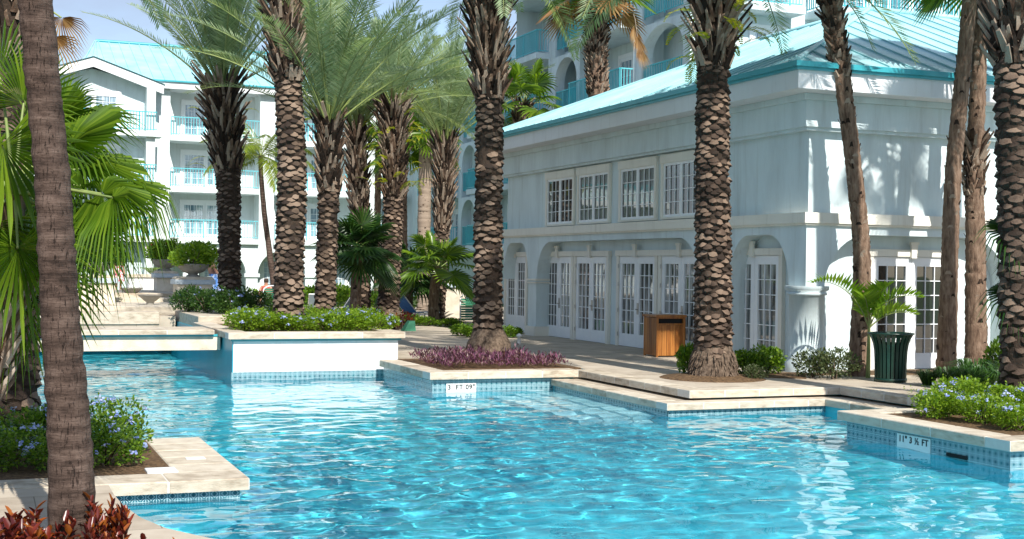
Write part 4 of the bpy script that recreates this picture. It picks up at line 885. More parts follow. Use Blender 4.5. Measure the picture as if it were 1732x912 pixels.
# near fan palm filling the left edge, leaves placed one by one
r_ = random.Random(40); base = ground(-95, 11.3, .19)
root = empty('fan_palm', base, 'big bright fan palm with large drooping leaves at the left edge', 'palm tree', 'fan palms')
q = MB(); pr = [(base, .17), (at(-30, 660, 11.3), .15), (at(0, 540, 11.3), .14), (at(14, 400, 11.3), .13), (at(24, 330, 11.3), .10)]; q.tube([p for p, _ in pr], [r for _, r in pr], 12, 0); q.build('trunk', M['slim'], root)
q = MB(); boots(q, pr, r_, at(0, 700, 11.3).z, at(0, 455, 11.3).z, lng=(.25,.45), w=.055, lean=.45, step=.09, hair=.2); q.build('old_frond_stubs', [M['fibre'], M['fibre']], root)
q = MB(); cc = at(24, 330, 11.3)
LV = [  # px, py, depth, axis (right, up, near), normal, radius, droop, spread, split
 (4,246,10.9,(-.1,-.9,.3),(.1,.3,1),.72,.15,320,.55), (40,175,11.6,(.25,1,-.1),(-.1,.2,1),.60,.1,230,.4), (116,246,11.9,(.84,.5,.1),(-.4,.6,.6),.80,.35,210,.25), (112,215,12.2,(.9,.25,.1),(-.3,.8,.5),.78,.5,200,.22),
 (172,328,11.2,(.93,.0,.15),(.1,.6,.8),.52,.9,280,.30), (140,285,11.6,(.98,.12,.1),(-.1,.8,.55),.80,.9,240,.25), (212,322,11.5,(.97,.1,.2),(.0,.8,.55),.58,1.1,250,.25), (190,334,11.0,(.9,.1,.3),(.1,.8,.6),.52,1.1,230,.28),
 (110,385,11.3,(.85,-.4,.2),(.3,.5,.8),.62,.6,270,.3), (30,420,10.8,(.1,-1,.2),(.2,.2,1),.66,.3,290,.4), (62,330,11.8,(.5,-.8,.1),(.5,.3,.8),.6,.5,290,.35), (60,250,11.9,(.3,.9,.1),(-.3,.4,.8),.62,.2,220,.3),
 (95,205,12.3,(.6,.75,0),(-.4,.3,.8),.62,.3,200,.25), (-20,380,11.0,(-.5,-.6,.2),(.2,.3,1),.7,.3,300,.4), (0,130,12.0,(-.2,1,0),(.2,.2,1),.6,.2,240,.4), (-30,290,11.4,(-.8,.1,.1),(.1,.5,.8),.8,.4,290,.4),
 (150,380,11.9,(.8,-.3,.1),(.1,.6,.8),.50,1.0,250,.25), (70,470,11.6,(.2,-1,.2),(.2,.3,1),.6,.4,280,.35), (20,330,12.2,(.2,.4,.5),(0,.3,1),.7,.3,300,.4), (95,290,12.4,(.6,.1,.3),(0,.7,.6),.75,.5,280,.3), (28,500,11.4,(.1,-1,.1),(.3,.3,.9),.55,.5,240,.3)]
for px, py, dp, ax, nn, ra, dr, spd, spl in LV:
    h = at(px, py, dp); q.tube([cc, cc.lerp(h, .55)+Vector((0,0,.06)), h], [.02,.014,.01], 5, 1, False); fan_leaf(q, h, img(*ax), img(*nn), ra*1.08, r_, 40, R(spd), dr*1.1, spl, cup=.10, wd=.85)
for px, py, dp in ((104, 30, 12.6), (92, 62, 12.4)):
    h = at(px, py, dp); q.tube([at(30, -20, dp), h], [.014,.008], 5, 1, False); fan_leaf(q, h, img(.35,-.9,.2), img(.6,.2,.7), .30, r_, 22, R(200), .5, .3, mi=2)
q.build('crown', [M['fan'], M['rachis'], M['dead']], root)
# fan leaves leaning in from the right edge
r_ = random.Random(41); base = ground(1790, 19.0, .33); root = empty('fan_palm', base, 'dark fan palm whose drooping leaves lean in at the right edge', 'palm tree', 'fan palms')
cc = at(1775, 430, 19.0); q = MB(); q.tube([base, base.lerp(cc, .5), cc], [.16,.14,.11], 10, 0); q.build('trunk', M['slim'], root); q = MB()
for px, py, ax, nn, ra, dr in ((1712,392,(-.95,.2,.2),(.1,.8,.6),.66,.7), (1718,495,(-.95,-.1,.2),(-.2,.8,.6),.62,.8), (1800,420,(.9,.1,.2),(0,.8,.6),.9,.6), (1790,340,(.3,.9,0),(-.5,.2,.8),.8,.3), (1735,440,(-.8,-.3,.4),(-.2,.7,.7),.5,.7)):
    h = at(px, py, 18.8); q.tube([cc, h], [.016,.01], 5, 1, False); fan_leaf(q, h, img(*ax), img(*nn), ra, r_, 24, R(200), dr, .25)
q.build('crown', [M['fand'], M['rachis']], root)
# areca behind the green litter bin
r_ = random.Random(42); base = ground(1468, 24.3, .33); root = empty('areca_palm', base, 'small bright areca palm arching out above the green litter bin', 'palm')
q = MB(); top = at(1470, 555, 24.3); q.tube([base, base.lerp(top, .5), top], [.045,.035,.025], 8, 0)
q.build('stem', M['rachis'], root); q = MB()
def az_of(v): return math.atan2(v.y, v.x)
for dx, e, L, bd in ((-1, 1.15, 1.6, 1.5), (1, 1.2, 1.2, 1.7), (.35, 1.35, 1.0, 1.0), (-.4, 1.3, .9, 1.3), (1, .8, .9, 1.3)):
    v = rt*dx-fw*(.35 if abs(dx) == 1 else .8); pinnate(q, top, az_of(v), e, L, bd, 22, .46, .06, r_, .2, .75, .55, droop=.12, r0=.016)
q.build('crown', [M['areca'], M['rachis']], root)
# two tall fan palms standing south-east of the view: their shade falls on the pavilion
for k, (x, y, h, sd) in enumerate(((18.3, 14.6, 13.0, 51), (16.7, 15.6, 9.6, 52), (14.98, 15.2, 13.2, 53))):
    r_ = random.Random(sd); root = empty('fan_palm', (x, y, .33), ('tall slender fan palm beside the pool south of the pavilion', 'taller slender fan palm beyond the flower planter', 'tallest slender fan palm at the pool edge out of view')[k], 'palm tree', 'fan palms')
    q = MB(); smooth_trunk(q, [(Vector((x,y,.33)), .18), (Vector((x+.05,y,h*.5)), .14), (Vector((x-.1,y+.1,h)), .13)], r_, .15, 12); q.build('trunk', M['slim'], root)
    q = MB(); fan_crown(q, (x-.1,y+.1,h), r_, 18, .62, .62); q.build('crown', [M['fan'], M['rachis'], M['dead']], root)

# ------------------------------------------------------------------ shrubs and ground cover
P1 = [make_proto('plumbago_shrub', shrub_mesh(100+i, .54, .58, 2900, .062, 'plum', 26, spiky=26)) for i in range(2)]
lab = ['plumbago shrub at the left corner of the white planter, dotted with pale blue flowers', 'plumbago shrub before the thickest palm trunk in the white planter', 'plumbago shrub between the thickest trunk and second palm in white planter', 'plumbago shrub below the second palm in the white planter', 'plumbago shrub in the middle right of the white planter', 'plumbago shrub at the right end of the white planter beside red leaves']
for i, px in enumerate((418, 462, 508, 552, 596, 636)):
    place(P1[i % 2], ground(px, 27.5+.35*(i % 2)+.14*i, .88), lab[i], 'shrub', 'plumbago in the white planter', s=1.0+.1*math.sin(i*2.3), sz=.72+.1*math.cos(i*1.7))
lab2 = ['yellow green shrub behind the plumbago at the left of the white planter', 'yellow green shrub behind the plumbago at the middle of the white planter', 'yellow green shrub behind the plumbago by the ferny palm']
for i, (px, dp) in enumerate(((440,28.9),(535,29.4),(610,29.8))): place(P1[i % 2], ground(px, dp, .88), lab2[i], 'shrub', 'plumbago in the white planter', s=1.05, sz=.82)
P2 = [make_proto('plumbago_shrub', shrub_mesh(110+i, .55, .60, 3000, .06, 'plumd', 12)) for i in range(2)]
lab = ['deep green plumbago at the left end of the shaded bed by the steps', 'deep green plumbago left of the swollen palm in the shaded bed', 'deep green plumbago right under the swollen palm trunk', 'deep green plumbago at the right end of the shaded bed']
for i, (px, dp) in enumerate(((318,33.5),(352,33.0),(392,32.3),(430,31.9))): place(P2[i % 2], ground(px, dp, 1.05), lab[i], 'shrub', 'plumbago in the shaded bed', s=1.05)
lab = ['bright plumbago at the near tip of the right flower planter', 'tall bright plumbago sprig at the back of the right flower planter', 'bright plumbago in the middle of the right flower planter', 'bright plumbago behind the middle of the right flower planter', 'bright plumbago at the front of the right flower planter by the rim', 'bright plumbago at the right end of the flower planter']
for i, (x, y, s_) in enumerate(((12.15,14.75,.8),(12.9,15.0,1.0),(12.3,14.0,.8),(13.2,14.3,.95),(12.2,13.25,.72),(13.1,13.3,.95))): place(P1[i % 2], (x, y, .32), lab[i], 'shrub', 'plumbago in the right flower planter', s=s_*.95, sz=s_*.85)
P3 = [make_proto('plumbago_shrub', shrub_mesh(120+i, .54, .58, 2000, .06, 'bush', 22, fm='flower', spiky=34)) for i in range(2)]
lab = ['plumbago with blue flowers right of the leaning trunk in the near planter', 'tall airy plumbago at the back of the near planter', 'plumbago with blue flowers left of the leaning trunk in the near planter', 'plumbago at the far left of the near planter in shade', 'plumbago close to the front rim of the near planter', 'plumbago hiding behind the leaning trunk in the near planter', 'sparse plumbago at the back corner of the near planter']
for i, (x, y, s_, z_) in enumerate(((1.2,14.35,.85,.85),(1.25,15.3,.95,1.15),(-.45,14.3,.9,.9),(-1.2,14.8,1.0,1.0),(.75,14.15,.72,.7),(.25,14.5,.9,.85),(.55,15.5,1.0,1.05))): place(P3[i % 2], (x, y, .18), lab[i], 'shrub', 'plumbago in the near planter', s=s_, sz=z_*.86)
# crotons, near left
def croton(seed, r0, h, n, size, mats='croton'):
    r_ = random.Random(seed); f_ = MB(); st_ = MB()
    for k in range(n):
        a_ = r_.uniform(0,6.28); q_ = r0*math.sqrt(r_.random()); hh = h*r_.uniform(.5,1)*(1-.35*q_/r0); b_ = Vector((math.cos(a_)*q_*.5, math.sin(a_)*q_*.5, 0)); t_ = Vector((math.cos(a_)*q_, math.sin(a_)*q_, hh)); st_.tube([b_, b_.lerp(t_, .6)+Vector((0,0,.03)), t_], [.008,.006,.004], 5)
        for i in range(13):
            z_ = .35+.65*i/12; p = b_.lerp(t_, z_); an = 2.4*i+a_; e = r_.uniform(.1,.9)+.5*(i/12); d = Vector((math.cos(an)*math.cos(e), math.sin(an)*math.cos(e), math.sin(e))); _, s_, u = frame(d); l = size*r_.uniform(.7,1.25); w_ = l*.24
            f_.add([p, p+d*l*.4+s_*w_+u*.01, p+d*l*.8+s_*w_*.7+u*.0, p+d*l-u*l*.12, p+d*l*.8-s_*w_*.7, p+d*l*.4-s_*w_+u*.01, p+d*l*.45-u*l*.06], [(0,6,1),(1,6,2),(2,6,3),(3,6,4),(4,6,5),(5,6,0)], 0, True)
    return [('foliage', f_, M[mats]), ('stems', st_, M['boot'])]
PC = [make_proto('croton_shrub', croton(130+i, .30, .42, 26, .10)) for i in range(2)]
lab = ['dark red croton at the bottom left corner', 'dark red croton just left of the leaning trunk', 'orange red croton just right of the leaning trunk', 'red croton tuft right of the trunk by the pool curve', 'small red croton tip at the bottom edge on the paving', 'dark red croton behind the leaning trunk foot']
for i, (px, py, dp, s_, z_) in enumerate(((14,905,9.0,1.0,1.02),(60,900,9.3,.95,.9),(184,905,9.3,.62,1.12),(210,940,9.0,.7,.7),(294,960,8.9,.5,.62),(150,880,9.6,.8,.95))): place(PC[i % 2], ground(px, dp, .19), lab[i], 'shrub', 'red crotons in the near bed', s=s_, sz=z_)
PR = make_proto('red_leaf_shrub', croton(140, .33, .42, 30, .07))
for i, (px, dp) in enumerate(((648,39.8),(678,40.2))): place(PR, ground(px, dp, DK), ('red leaved shrub at the foot of the ferny palm, left', 'red leaved shrub at the right corner of the white planter')[i], 'shrub', 'red shrubs by the ferny palm', s=1.5)
# purple ground cover
r_ = random.Random(150); q = MB()
for k in range(5200):
    x = r_.uniform(8.0, 10.55); y = r_.uniform(23.38, 26.2)
    if math.hypot(x-9.98, y-26.3) < .75 or (x > 10.3 and y > 24.6) or (x < 8.6 and y > 25.6): continue
    a_ = r_.uniform(0,6.28); h = max(.05, .16+.16*noise.noise(Vector((x*1.7, y*1.7, 4)))+.10*noise.noise(Vector((x*5, y*5, 8)))+r_.uniform(-.05,.07))
    if noise.noise(Vector((x*2.6, y*2.6, 11))) < -.42: continue
    d = Vector((math.cos(a_)*.6, math.sin(a_)*.6, r_.uniform(.3,1))).normalized(); p = Vector((x,y,.38+max(.02,h*r_.uniform(.3,1)))); _, s_, u = frame(d); l = r_.uniform(.08,.15)
    q.add([p, p+d*l*.5+s_*.014, p+d*l, p+d*l*.5-s_*.014], [(0,1,2,3)])
tag(q.build('purple_ground_cover', M['purple'], kind='stuff'), 'dense purple leaved ground cover in the low planter under the tall date palm', 'ground cover')
# beds by the pavilion
q = MB(); q.prism([(13.75,20.2),(14.2,20.9),(17.0,20.5),(17.2,19.6),(22,19.2),(22,21.8),(14.6,21.39),(13.6,21.6),(12.9,21.5),(12.7,20.9)], .30, .385); q.build('mulch_bed', M['mulch'], kind='structure')
q = MB(); q.lathe([(.95,.37),(.9,.39),(.4,.45)], 12.14, 20.75, 24); q.build('mulch_ring', M['mulch'], kind='structure')
PB = [make_proto('leafy_shrub', shrub_mesh(160+i, .42, .62, 1500, .085, 'bush', 0)) for i in range(2)]
for i, (px, dp, s_, sz, l) in enumerate(((1166,24.3,.62,.95,'bright leafy shrub peeping out left of the ferny palm foot'),(1262,24.6,.8,.75,'bright leafy shrub right of the ferny palm foot by the pavilion'),(1298,24.9,.85,.85,'bright leafy shrub under the narrow arched doors'),(1690,23.8,.8,1.25,'leafy green shrub between the ragged palm and the right date palm'))): place(PB[i % 2], ground(px, dp, .36), l, 'shrub', 'leafy shrubs by the pavilion', s=s_, sz=sz)
PO = make_proto('olive_shrub', shrub_mesh(170, .45, .6, 1500, .06, 'olive', 0))
for i, (px, dp, s_) in enumerate(((1372,24.2,.9),(1412,24.0,1.0),(1275,23.5,.5))): place(PO, ground(px, dp, .36), ('loose olive shrub at the foot of the corner column', 'loose olive shrub left of the slim leaning trunk', 'small dark shrub at the right of the stout palm foot')[i], 'shrub', 'olive shrubs', s=s_)
def grass_clump(seed, n=260, l=(.35,.6)):
    r_ = random.Random(seed); f_ = MB()
    for k in range(n):
        a_ = r_.uniform(0,6.28); b_ = Vector((math.cos(a_)*r_.uniform(0,.12), math.sin(a_)*r_.uniform(0,.12), 0)); L = r_.uniform(*l); o = Vector((math.cos(a_), math.sin(a_), 0)); s_ = Vector((-o.y,o.x,0))*.008; t1_ = b_+o*L*.3+UPV*L*.6; t2 = b_+o*L*.75+UPV*L*.55*r_.uniform(.6,1)
        f_.add([b_-s_, b_+s_, t1_+s_, t1_-s_, t2], [(0,1,2,3),(3,2,4)])
    return [('blades', f_, M['grassy'])]
PG = [make_proto('grass_clump', grass_clump(180+i)) for i in range(2)]
for i, (px, dp, s_) in enumerate(((1570,22.9,.8),(1605,22.6,1.0),(1632,22.3,1.1),(1660,22.2,1.2),(1688,21.8,1.1),(1650,23.2,1.3))):
    place(PG[i % 2], ground(px, dp, .35), ('grass clump beside the green litter bin', 'grass clump at the foot of the pale leaning trunk', 'arching grass clump in front of the ragged collared palm', 'large grass clump left of the right date palm', 'grass clump close to the right date palm', 'tall grass clump behind the others by the pavilion wall')[i], 'grass', 'grass clumps by the pavilion', s=s_)
for i, (px, dp, s_, sz) in enumerate(((782,37,.9,.55),(800,36.2,.8,.5),(868,36.5,.75,.5),(722,43,1.2,.45),(760,42.5,1.2,.45),(690,44,1.0,.5))):
    place(PB[i % 2], ground(px, dp, DK), ('low rounded shrub left of the tall date palm by the path', 'low rounded shrub just behind the tall date palm', 'low shrub at the foot of the arched pier', 'low hedge shrub under the small fan palm', 'low hedge shrub beside the stone pedestal', 'low hedge shrub at the bend of the path')[i], 'shrub', 'low hedge along the path', s=s_, sz=sz)
for i, (px, dp, s_, sz) in enumerate(((438,56,1.9,1.3),(500,58,2.0,1.5),(540,60,2.2,1.6),(590,58,1.8,1.6),(640,52,1.7,1.5),(670,50,1.6,1.4),(410,52,1.3,1.0))):
    place(PB[i % 2], ground(px, dp, .4), ('far shrub at the foot of the coconut palm', 'far shrub behind the thickest palm trunk', 'far shrub between two planter palms before the arcade', 'far shrub by the dark fan palm', 'far shrub left of the path bend', 'far shrub behind the ferny palm', 'far shrub near the swollen palm')[i], 'shrub', 'far shrubs before the hotel arcade', s=s_, sz=sz)

# ------------------------------------------------------------------ pedestals, urns, court furniture
def pedestal(px0, px1, depth, z0, ztop, label, wd=None):
    a = ground(px0, depth, z0); w_ = (px1-px0)*depth/FPX/.929
    root = empty('stone_pedestal', a+Vector((w_/2, .45, 0)), label, 'pedestal', 'stone pedestals'); x, y = a.x, a.y; h = .9 if wd is None else wd
    q = MB(); q.bbox(x+.04, x+w_-.04, y+.04, y+h-.04, z0-.1, ztop-.19); q.build('block', M['stonew'], root)
    q = MB(); q.bbox(x-.03, x+w_+.03, y-.03, y+h+.03, ztop-.188, ztop-.06, .015); q.build('cap_band', M['cap'], root)
    q = MB(); q.bbox(x, x+w_, y, y+h, ztop-.058, ztop+.02, .05); q.build('top_slab', M['stone'], root)
    return Vector((x+w_/2, y+h/2, ztop+.02))
tops = [pedestal(134, 191, 35.3, 1.15, 1.92, 'pale stone pedestal left of the steps carrying a planted urn'), pedestal(263, 298, 41, 1.38, 2.02, 'stone pedestal standing farther back by the steps'), pedestal(297, 357, 36.2, 1.15, 1.90, 'pale stone pedestal right of the steps carrying a green urn')]
pedestal(749, 789, 47, DK, 1.75, 'stone pedestal with blue grey cap beside the path near the pavilion')
for i, (c, lm, l, sx) in enumerate(((tops[0], 'bush', 'green leafy', 1.15), (tops[1], 'bush', 'red flowering', 1.05), (tops[2], 'plum', 'bright green domed', 1.15))):
    root = empty('stone_urn', c, ('wide grey stone urn on the left pedestal', 'wide grey stone urn on the farther pedestal', 'wide grey stone urn on the right pedestal')[i], 'urn', 'stone urns')
    q = MB(); q.lathe([(r0*.64, c.z+z0*.85) for r0, z0 in ((.30,0),(.28,.04),(.20,.07),(.22,.10),(.45,.16),(.62,.27),(.68,.37),(.72,.40),(.68,.42),(.55,.39))], c.x, c.y, 26); q.build('bowl', M['urn'], root)
    r0 = .60*sx; parts = shrub_mesh(190+i, r0, .8, 3600, .10, lm, 34 if i == 1 else 0, fm='redfl'); pr_ = make_proto('urn_plant', parts); place(pr_, (c.x, c.y, c.z+.20), l+' plant overflowing the '+('left', 'farther', 'right')[i]+' stone urn', 'plant', 'plants in the stone urns', s=1 if i != 1 else .9, sz=.95)
# white box planter at the head of the steps
a = ground(218, 44, 1.35); w_ = 44*44/FPX/.929; root = empty('box_planter', a, 'low white box planter with stone rim at the head of the steps', 'planter')
q = MB(); q.box(a.x, a.x+w_, a.y, a.y+.8, 1.2, 1.80); q.build('box', M['white'], root); q = MB(); coping(q, a.x-.06, a.x+w_+.06, a.y-.06, a.y+.86, 1.802, 1.9); q.build('rim', [M['stone'], M['grout']], root)
pf = MB()
for k in range(14): pinnate(pf, (0,0,0), k*.45, .9, .55, 1.2, 12, .1, .025, rnd, .1, .2, .5, r0=.005)
pt_ = make_proto('fern_plant', [('fronds', pf, [M['fan'], M['rachis']])]); place(pt_, (a.x+w_*.8, a.y+.4, 1.88), 'small yellow green fern in the white box planter', 'plant')
# little fountain bowls on the steps
for i, (px, dp, z_) in enumerate(((222, 38.4, 1.30), (254, 35.4, 1.18))):
    p = ground(px, dp, z_); root = empty('fountain_bowl', p, ('small dark stone fountain bowl on the upper step', 'small dark stone fountain bowl on the lower step')[i], 'fountain bowl', 'fountain bowls on the steps')
    q = MB(); q.lathe([(r0, p.z+z0) for r0, z0 in ((.10,-.02),(.10,.06),(.16,.10),(.32,.24),(.34,.26),(.30,.25),(.12,.16))], p.x, p.y, 22); q.build('bowl', M['urn'], root)
# wooden litter bin
c = ground(1110, 29.2, DK); x, y = c.x, c.y; w_, d_, h_ = .72, .62, .93
root = empty('wooden_litter_bin', (x+w_/2, y+d_/2, DK), 'varnished wooden litter bin with a slot under its lid by the doors', 'litter bin')
q = MB(); n = 6
for i in range(n):
    a0, a1 = x+.04+(w_-.08)*i/n+.003, x+.04+(w_-.08)*(i+1)/n-.003; q.box(a0, a1, y+.012, y+.03, DK+.03, DK+.70); q.box(a0, a1, y+d_-.03, y+d_-.012, DK+.03, DK+.86)
for i in range(5):
    b0, b1 = y+.04+(d_-.08)*i/5+.003, y+.04+(d_-.08)*(i+1)/5-.003; q.box(x+.012, x+.03, b0, b1, DK+.03, DK+.86); q.box(x+w_-.03, x+w_-.012, b0, b1, DK+.03, DK+.86)
q.build('side_boards', M['wood'], root)
q = MB()
for cx_, cy_ in ((x,y),(x+w_-.05,y),(x,y+d_-.05),(x+w_-.05,y+d_-.05)): q.bbox(cx_, cx_+.05, cy_, cy_+.05, DK, DK+.875, .006)
q.box(x+.05, x+w_-.05, y+.004, y+.034, DK+.705, DK+.74); q.box(x+.05, x+w_-.05, y+.004, y+.034, DK+.845, DK+.874); q.build('frame', M['wood'], root)
q = MB(); q.bbox(x-.025, x+w_+.025, y-.025, y+d_+.025, DK+.876, DK+.93, .012); q.build('lid', M['wood'], root)
q = MB(); q.box(x+.06, x+w_-.06, y+.06, y+d_-.06, DK+.05, DK+.84); q.build('liner', M['dark'], root)
# green slatted litter bin
c = ground(1506, 23.5, .36); root = empty('green_litter_bin', c, 'dark green flared slatted metal litter bin standing at the edge of the paving', 'litter bin')
prof = [(0,.27),(.35,.275),(.55,.285),(.68,.305),(.78,.34),(.86,.385)]; n = 24
q = MB()
for k in range(n):
    a_ = 2*math.pi*k/n; o = Vector((math.cos(a_), math.sin(a_), 0)); tn = Vector((-o.y,o.x,0)); vs = []
    for z_, r0 in prof: ww = math.pi*r0/n*.70; vs += [c+o*r0-tn*ww+UPV*z_, c+o*r0+tn*ww+UPV*z_, c+o*(r0-.012)+tn*ww+UPV*z_, c+o*(r0-.012)-tn*ww+UPV*z_]
    fs = [(4*i+j, 4*i+(j+1)%4, 4*i+4+(j+1)%4, 4*i+4+j) for i in range(len(prof)-1) for j in range(4)]; q.add(vs, fs+[(0,3,2,1), tuple(4*(len(prof)-1)+j for j in range(4))])
q.build('slats', M['greenmetal'], root)
q = MB()
for z_, r0 in ((.03,.283),(.80,.352)): q.lathe([(r0-.02,z_+c.z),(r0,z_+c.z),(r0,z_+c.z+.05),(r0-.02,z_+c.z+.05),(r0-.02,z_+c.z)], c.x, c.y, 36)
ring = [c+Vector((math.cos(2*math.pi*k/36)*.388, math.sin(2*math.pi*k/36)*.388, .865)) for k in range(37)]; q.tube(ring, .016, 6); q.build('rings', M['greenmetal'], root)
q = MB(); q.lathe([(.235,c.z+.02),(.245,c.z+.7),(.22,c.z+.7),(.2,c.z+.1)], c.x, c.y, 24); q.build('liner', M['dark'], root)
# pool furniture far off
def lounger(px, dp, z_, rot, sling, label, green=False):
    p = ground(px, dp, z_); root = empty('lounge_chair', p, label, 'lounge chair', 'lounge chairs round the court'); root.rotation_euler.z = rot
    f_ = MB()
    for s_ in (-.3, .3): f_.tube([(s_,-.9,.32),(s_,.25,.32),(s_,.95,.95)], .02, 8); f_.tube([(s_,-.8,.32),(s_,-.8,0)], .02, 8); f_.tube([(s_,.2,.32),(s_,.2,0)], .02, 8); f_.tube([(s_,.2,.33),(s_,.6,0)], .018, 8)
    f_.tube([(-.3,.95,.95),(.3,.95,.95)], .02, 8); f_.tube([(-.3,-.9,.32),(.3,-.9,.32)], .02, 8); local(f_, 'frame', M['frame'], root)
    q = MB()
    if green:
        for k in range(11): t_ = k/11; q.box(-.29, .29, -.9+1.1*t_, -.9+1.1*t_+.075, .335, .35)
        for k in range(9): t_ = (k+.3)/9; q.add([(-.29,.25+.7*t_,.345+.63*t_),(.29,.25+.7*t_,.345+.63*t_),(.29,.25+.7*t_+.055,.345+.63*t_+.05),(-.29,.25+.7*t_+.055,.345+.63*t_+.05)], [(0,1,2,3)])
        local(q, 'slats', M['greenplastic'], root)
    else:
        q.box(-.29, .29, -.88, .25, .325, .345); q.add([(-.29,.25,.345),(.29,.25,.345),(.29,.94,.965),(-.29,.94,.965),(-.29,.27,.325),(.29,.27,.325),(.29,.96,.945),(-.29,.96,.945)], [(0,1,2,3),(7,6,5,4),(0,4,5,1),(1,5,6,2),(2,6,7,3),(3,7,4,0)]); local(q, 'sling', M[sling], root)
M['blue'] = mat('blue_cloth', [(.04,.13,.36),(.08,.2,.46)], 6, rough=.9); M['pale'] = mat('pale_blue_cloth', [(.45,.6,.7),(.55,.68,.76)], 5, rough=.9)
M['skin'] = mat('skin', [(.42,.21,.13),(.50,.27,.18)], 6, rough=.55); M['hair'] = mat('dark_hair', [(.02,.014,.01),(.05,.03,.02)], 9, rough=.7)
M['pinkdress'] = mat('pink_print_dress', [(.55,.05,.10),(.62,.10,.16),(.78,.68,.66),(.8,.75,.72)], 13, rough=.9, detail=1); M['redshirt'] = mat('red_cloth', [(.4,.06,.05),(.5,.12,.08)], 5, rough=.9)
lounger(578, 43, DK, R(200), 'pale', 'pale blue sling lounge chair seen between two planter palms'); lounger(703, 46, DK, R(120), 'blue', 'dark blue sling lounge chair under the low fan palms'); lounger(535, 45, DK, R(170), 'pale', 'white framed lounge chair behind the second planter palm')
def slat_back(px, dp, z_, label, h=1.0):
    p = ground(px, dp, z_); root = empty('folded_lounger', p, label, 'lounge chair', 'upright green slatted loungers'); w_ = .34
    f_ = MB(); arc = [(p.x-w_, p.y, p.z)]+[(p.x-w_, p.y+.02, p.z+h-.2)]+[(p.x-w_*math.cos(t_), p.y+.02, p.z+h-.2+.2*math.sin(t_)) for t_ in (.4,.8,1.2,1.57,1.95,2.35,2.75)]+[(p.x+w_, p.y+.02, p.z+h-.2),(p.x+w_, p.y, p.z)]; f_.tube(arc, .025, 8); f_.build('frame', M['frame'], root)
    q = MB()
    for k in range(int((h-.16)/.085)): z0 = p.z+.08+k*.085; q.box(p.x-w_+.03, p.x+w_-.03, p.y+.0, p.y+.02, z0, z0+.07)
    q.build('slats', M['greenplastic'], root)
slat_back(794, 46, DK, 'upright green slatted lounger with white frame beside the tall date palm', 1.0); slat_back(460, 52, .6, 'upright green slatted lounger behind the thickest planter palm', .85)
q = MB(); p = ground(878, 33.8, DK); root = empty('path_light', p, 'tiny white path light in the shrub by the arched pier', 'light'); q.lathe([(.05,p.z),(.04,p.z+.16),(.07,p.z+.17),(.07,p.z+.22),(.02,p.z+.25)], p.x, p.y, 12); q.build('lamp_body', M['white'], root)
q = MB(); p = ground(690, 39.5, DK); q.add([(p.x-.17,p.y-.15,p.z),(p.x+.2,p.y-.15,p.z),(p.x+.2,p.y+.2,p.z),(p.x-.17,p.y+.2,p.z),(p.x+.02,p.y-.1,p.z+.3),(p.x+.18,p.y-.1,p.z+.3),(p.x+.18,p.y+.15,p.z+.3),(p.x+.02,p.y+.15,p.z+.3)], [(3,2,1,0),(4,5,6,7),(0,1,5,4),(1,2,6,5),(2,3,7,6),(3,0,4,7)])
tag(q.build('utility_box', M['greenplastic']), 'small green wedge shaped utility box beside the red leaves', 'utility box')

# ------------------------------------------------------------------ people in the distance
def body(verts, edges):
    """verts: (x,y,z,radius); one continuous skin grown along the skeleton, in local metres, facing -Y"""
    me = bpy.data.meshes.new('person'); me.from_pydata([v[:3] for v in verts], edges, []); o = bpy.data.objects.new('person', me); C.objects.link(o)
    bm = bmesh.new(); bm.from_mesh(me); ly = bm.verts.layers.skin.verify(); bm.verts.ensure_lookup_table()
    for v, q_ in zip(bm.verts, verts): v[ly].radius = (q_[3], q_[3])
    bm.verts[0][ly].use_root = True; bm.to_mesh(me); bm.free()
    o.modifiers.new('skin', 'SKIN'); sb = o.modifiers.new('sub', 'SUBSURF'); sb.levels = 2; sb.render_levels = 2
    dg = bpy.context.evaluated_depsgraph_get(); me2 = bpy.data.meshes.new_from_object(o.evaluated_get(dg)); bpy.data.objects.remove(o); me2.materials.clear(); me2.materials.append(M['skin'])
    for p_ in me2.polygons: p_.use_smooth = True
    o = bpy.data.objects.new('person', me2); C.objects.link(o); return o
def standing():
    V_ = [(0,0,.95,.13),(0,0,1.15,.12),(0,0,1.35,.14),(0,0,1.46,.065),(0,-.01,1.54,.075),(0,-.015,1.62,.09),(-.17,0,1.40,.06),(-.24,0,1.14,.042),(-.22,-.12,.92,.035),(-.21,-.16,.84,.035),(.17,0,1.40,.06),(.24,0,1.14,.042),(.26,-.02,.9,.035),(.26,-.03,.82,.035),(-.09,0,.85,.085),(-.10,-.02,.5,.06),(-.10,.02,.1,.04),(-.10,-.14,.03,.03),(.09,0,.85,.085),(.10,-.04,.5,.06),(.11,.03,.1,.04),(.12,-.12,.03,.03)]
    return V_, [(0,1),(1,2),(2,3),(3,4),(4,5),(2,6),(6,7),(7,8),(8,9),(2,10),(10,11),(11,12),(12,13),(0,14),(14,15),(15,16),(16,17),(0,18),(18,19),(19,20),(20,21)]
def seated():
    V_ = [(0,0,.5,.14),(0,.06,.72,.125),(0,.1,.92,.14),(0,.1,1.04,.065),(0,.08,1.12,.075),(0,.07,1.2,.09),(-.18,.1,.97,.06),(-.26,.0,.72,.042),(-.2,-.2,.62,.035),(-.16,-.28,.6,.035),(.18,.1,.97,.06),(.26,.0,.72,.042),(.2,-.2,.62,.035),(.16,-.28,.6,.035),(-.1,-.1,.5,.085),(-.12,-.45,.5,.06),(-.12,-.5,.1,.04),(-.12,-.64,.03,.03),(.1,-.1,.5,.085),(.12,-.45,.5,.06),(.12,-.5,.1,.04),(.12,-.64,.03,.03)]
    return V_, standing()[1]
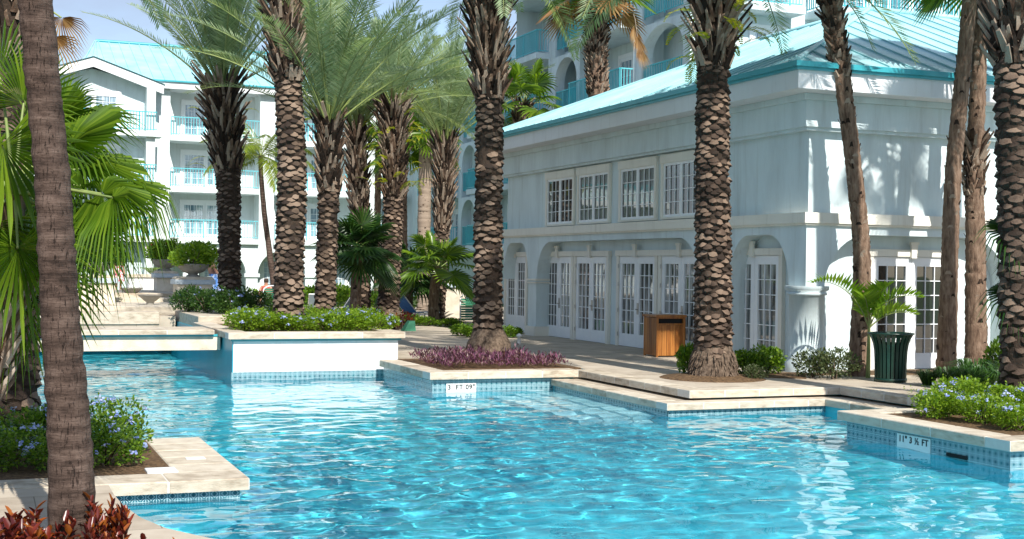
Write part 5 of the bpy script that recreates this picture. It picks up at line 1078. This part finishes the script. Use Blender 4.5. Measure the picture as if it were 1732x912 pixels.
def head_bits(o, hx_, hy, hz, hair='hair', hat=None):
    q = MB(); n = 12
    for k in range(5): pass
    q.lathe([(.02,hz+.12),(.07,hz+.105),(.098,hz+.05),(.10,hz-.01),(.085,hz-.06)], hx_, hy+.018, 16); local(q, 'hair', M[hair], o)
    q = MB()
    for s_ in (-.035, .035): q.lathe([(.004,hz-.008),(.011,hz),(.004,hz+.008)], hx_+s_, hy-.088, 8)
    local(q, 'eyes', M['ink'], o)
    if hat: q = MB(); q.lathe([(.15,hz+.05),(.15,hz+.058),(.105,hz+.065),(.10,hz+.13),(.05,hz+.16),(.01,hz+.165)], hx_, hy, 20); local(q, 'hat', M[hat], o)
o = body(*standing()); tag(o, 'person walking in a pink and white printed sundress beyond the steps', 'person'); o.location = ground(200, 58, .93); o.rotation_euler.z = R(25)
head_bits(o, 0, -.015, 1.62); q = MB(); q.lathe([(.27,.52),(.25,.7),(.19,.98),(.155,1.1),(.175,1.28),(.14,1.4),(.12,1.4)], 0, 0, 24); local(q, 'dress', M['pinkdress'], o)
for v in o.children[-1].data.vertices: v.co.y *= .72
o = body(*seated()); tag(o, 'person in a white hat sitting by the swollen palm with a blue towel', 'person'); o.location = ground(362, 39.5, 1.28); o.rotation_euler.z = R(100); head_bits(o, 0, .07, 1.2, hat='white')
q = MB(); q.lathe([(.19,.42),(.185,.55),(.15,.6)], 0, 0, 20); local(q, 'shorts', M['blue'], o)
p = ground(369, 39.2, 1.28); q = MB(); q.box(p.x-.22, p.x+.22, p.y-.05, p.y+.02, 1.3, 1.98); q.box(p.x-.22, p.x+.22, p.y+.02, p.y+.35, 1.93, 1.98); M['towel'] = mat('blue_white_towel', [(.05,.14,.45),(.08,.2,.5),(.6,.66,.75)], 9, rough=1); tag(q.build('towel', M['towel']), 'blue and white beach towel hanging beside the person in a hat', 'towel')
o = body(*seated()); tag(o, 'person in a red top sitting far off by the green slatted lounger', 'person'); o.location = ground(449, 54, .4); o.rotation_euler.z = R(-20); head_bits(o, 0, .07, 1.2)
q = MB(); q.lathe([(.18,.5),(.17,.7),(.185,.9),(.14,1.0),(.1,1.0)], 0, .07, 20); local(q, 'top', M['redshirt'], o); q = MB(); q.lathe([(.19,.42),(.185,.55),(.15,.6)], 0, 0, 20); local(q, 'shorts', M['blue'], o)
for p_, x, y in ((ground(362, 39.5, 1.28), 0, 0), (ground(449, 54, .4), 0, 0)):
    root = empty('stool', p_, 'low white stool under the person in a hat' if p_.z > 1 else 'low white stool under the person in red', 'stool'); q = MB(); q.lathe([(.16,p_.z+.34),(.2,p_.z+.36),(.2,p_.z+.40),(.05,p_.z+.41)], p_.x, p_.y, 20); q.build('seat', M['frame'], root); 
    for k in range(4): a_ = .78+1.57*k; q = MB(); q.tube([(p_.x+.14*math.cos(a_), p_.y+.14*math.sin(a_), p_.z+.35), (p_.x+.2*math.cos(a_), p_.y+.2*math.sin(a_), p_.z)], .016, 8); q.build('leg', M['frame'], root)

for o in bpy.data.objects:      # everything that stands in the water receives the focused sunlight
    if o.type == 'MESH' and o.name != 'pool_water' and o.name.split('.')[0] in ('pool_floor','pool_deck','pool_ledge','pool_steps','terrace','upper_terrace','body','tile_band','ledge_tile','side_wall','west_bank'): o.cycles.is_caustics_receiver = True
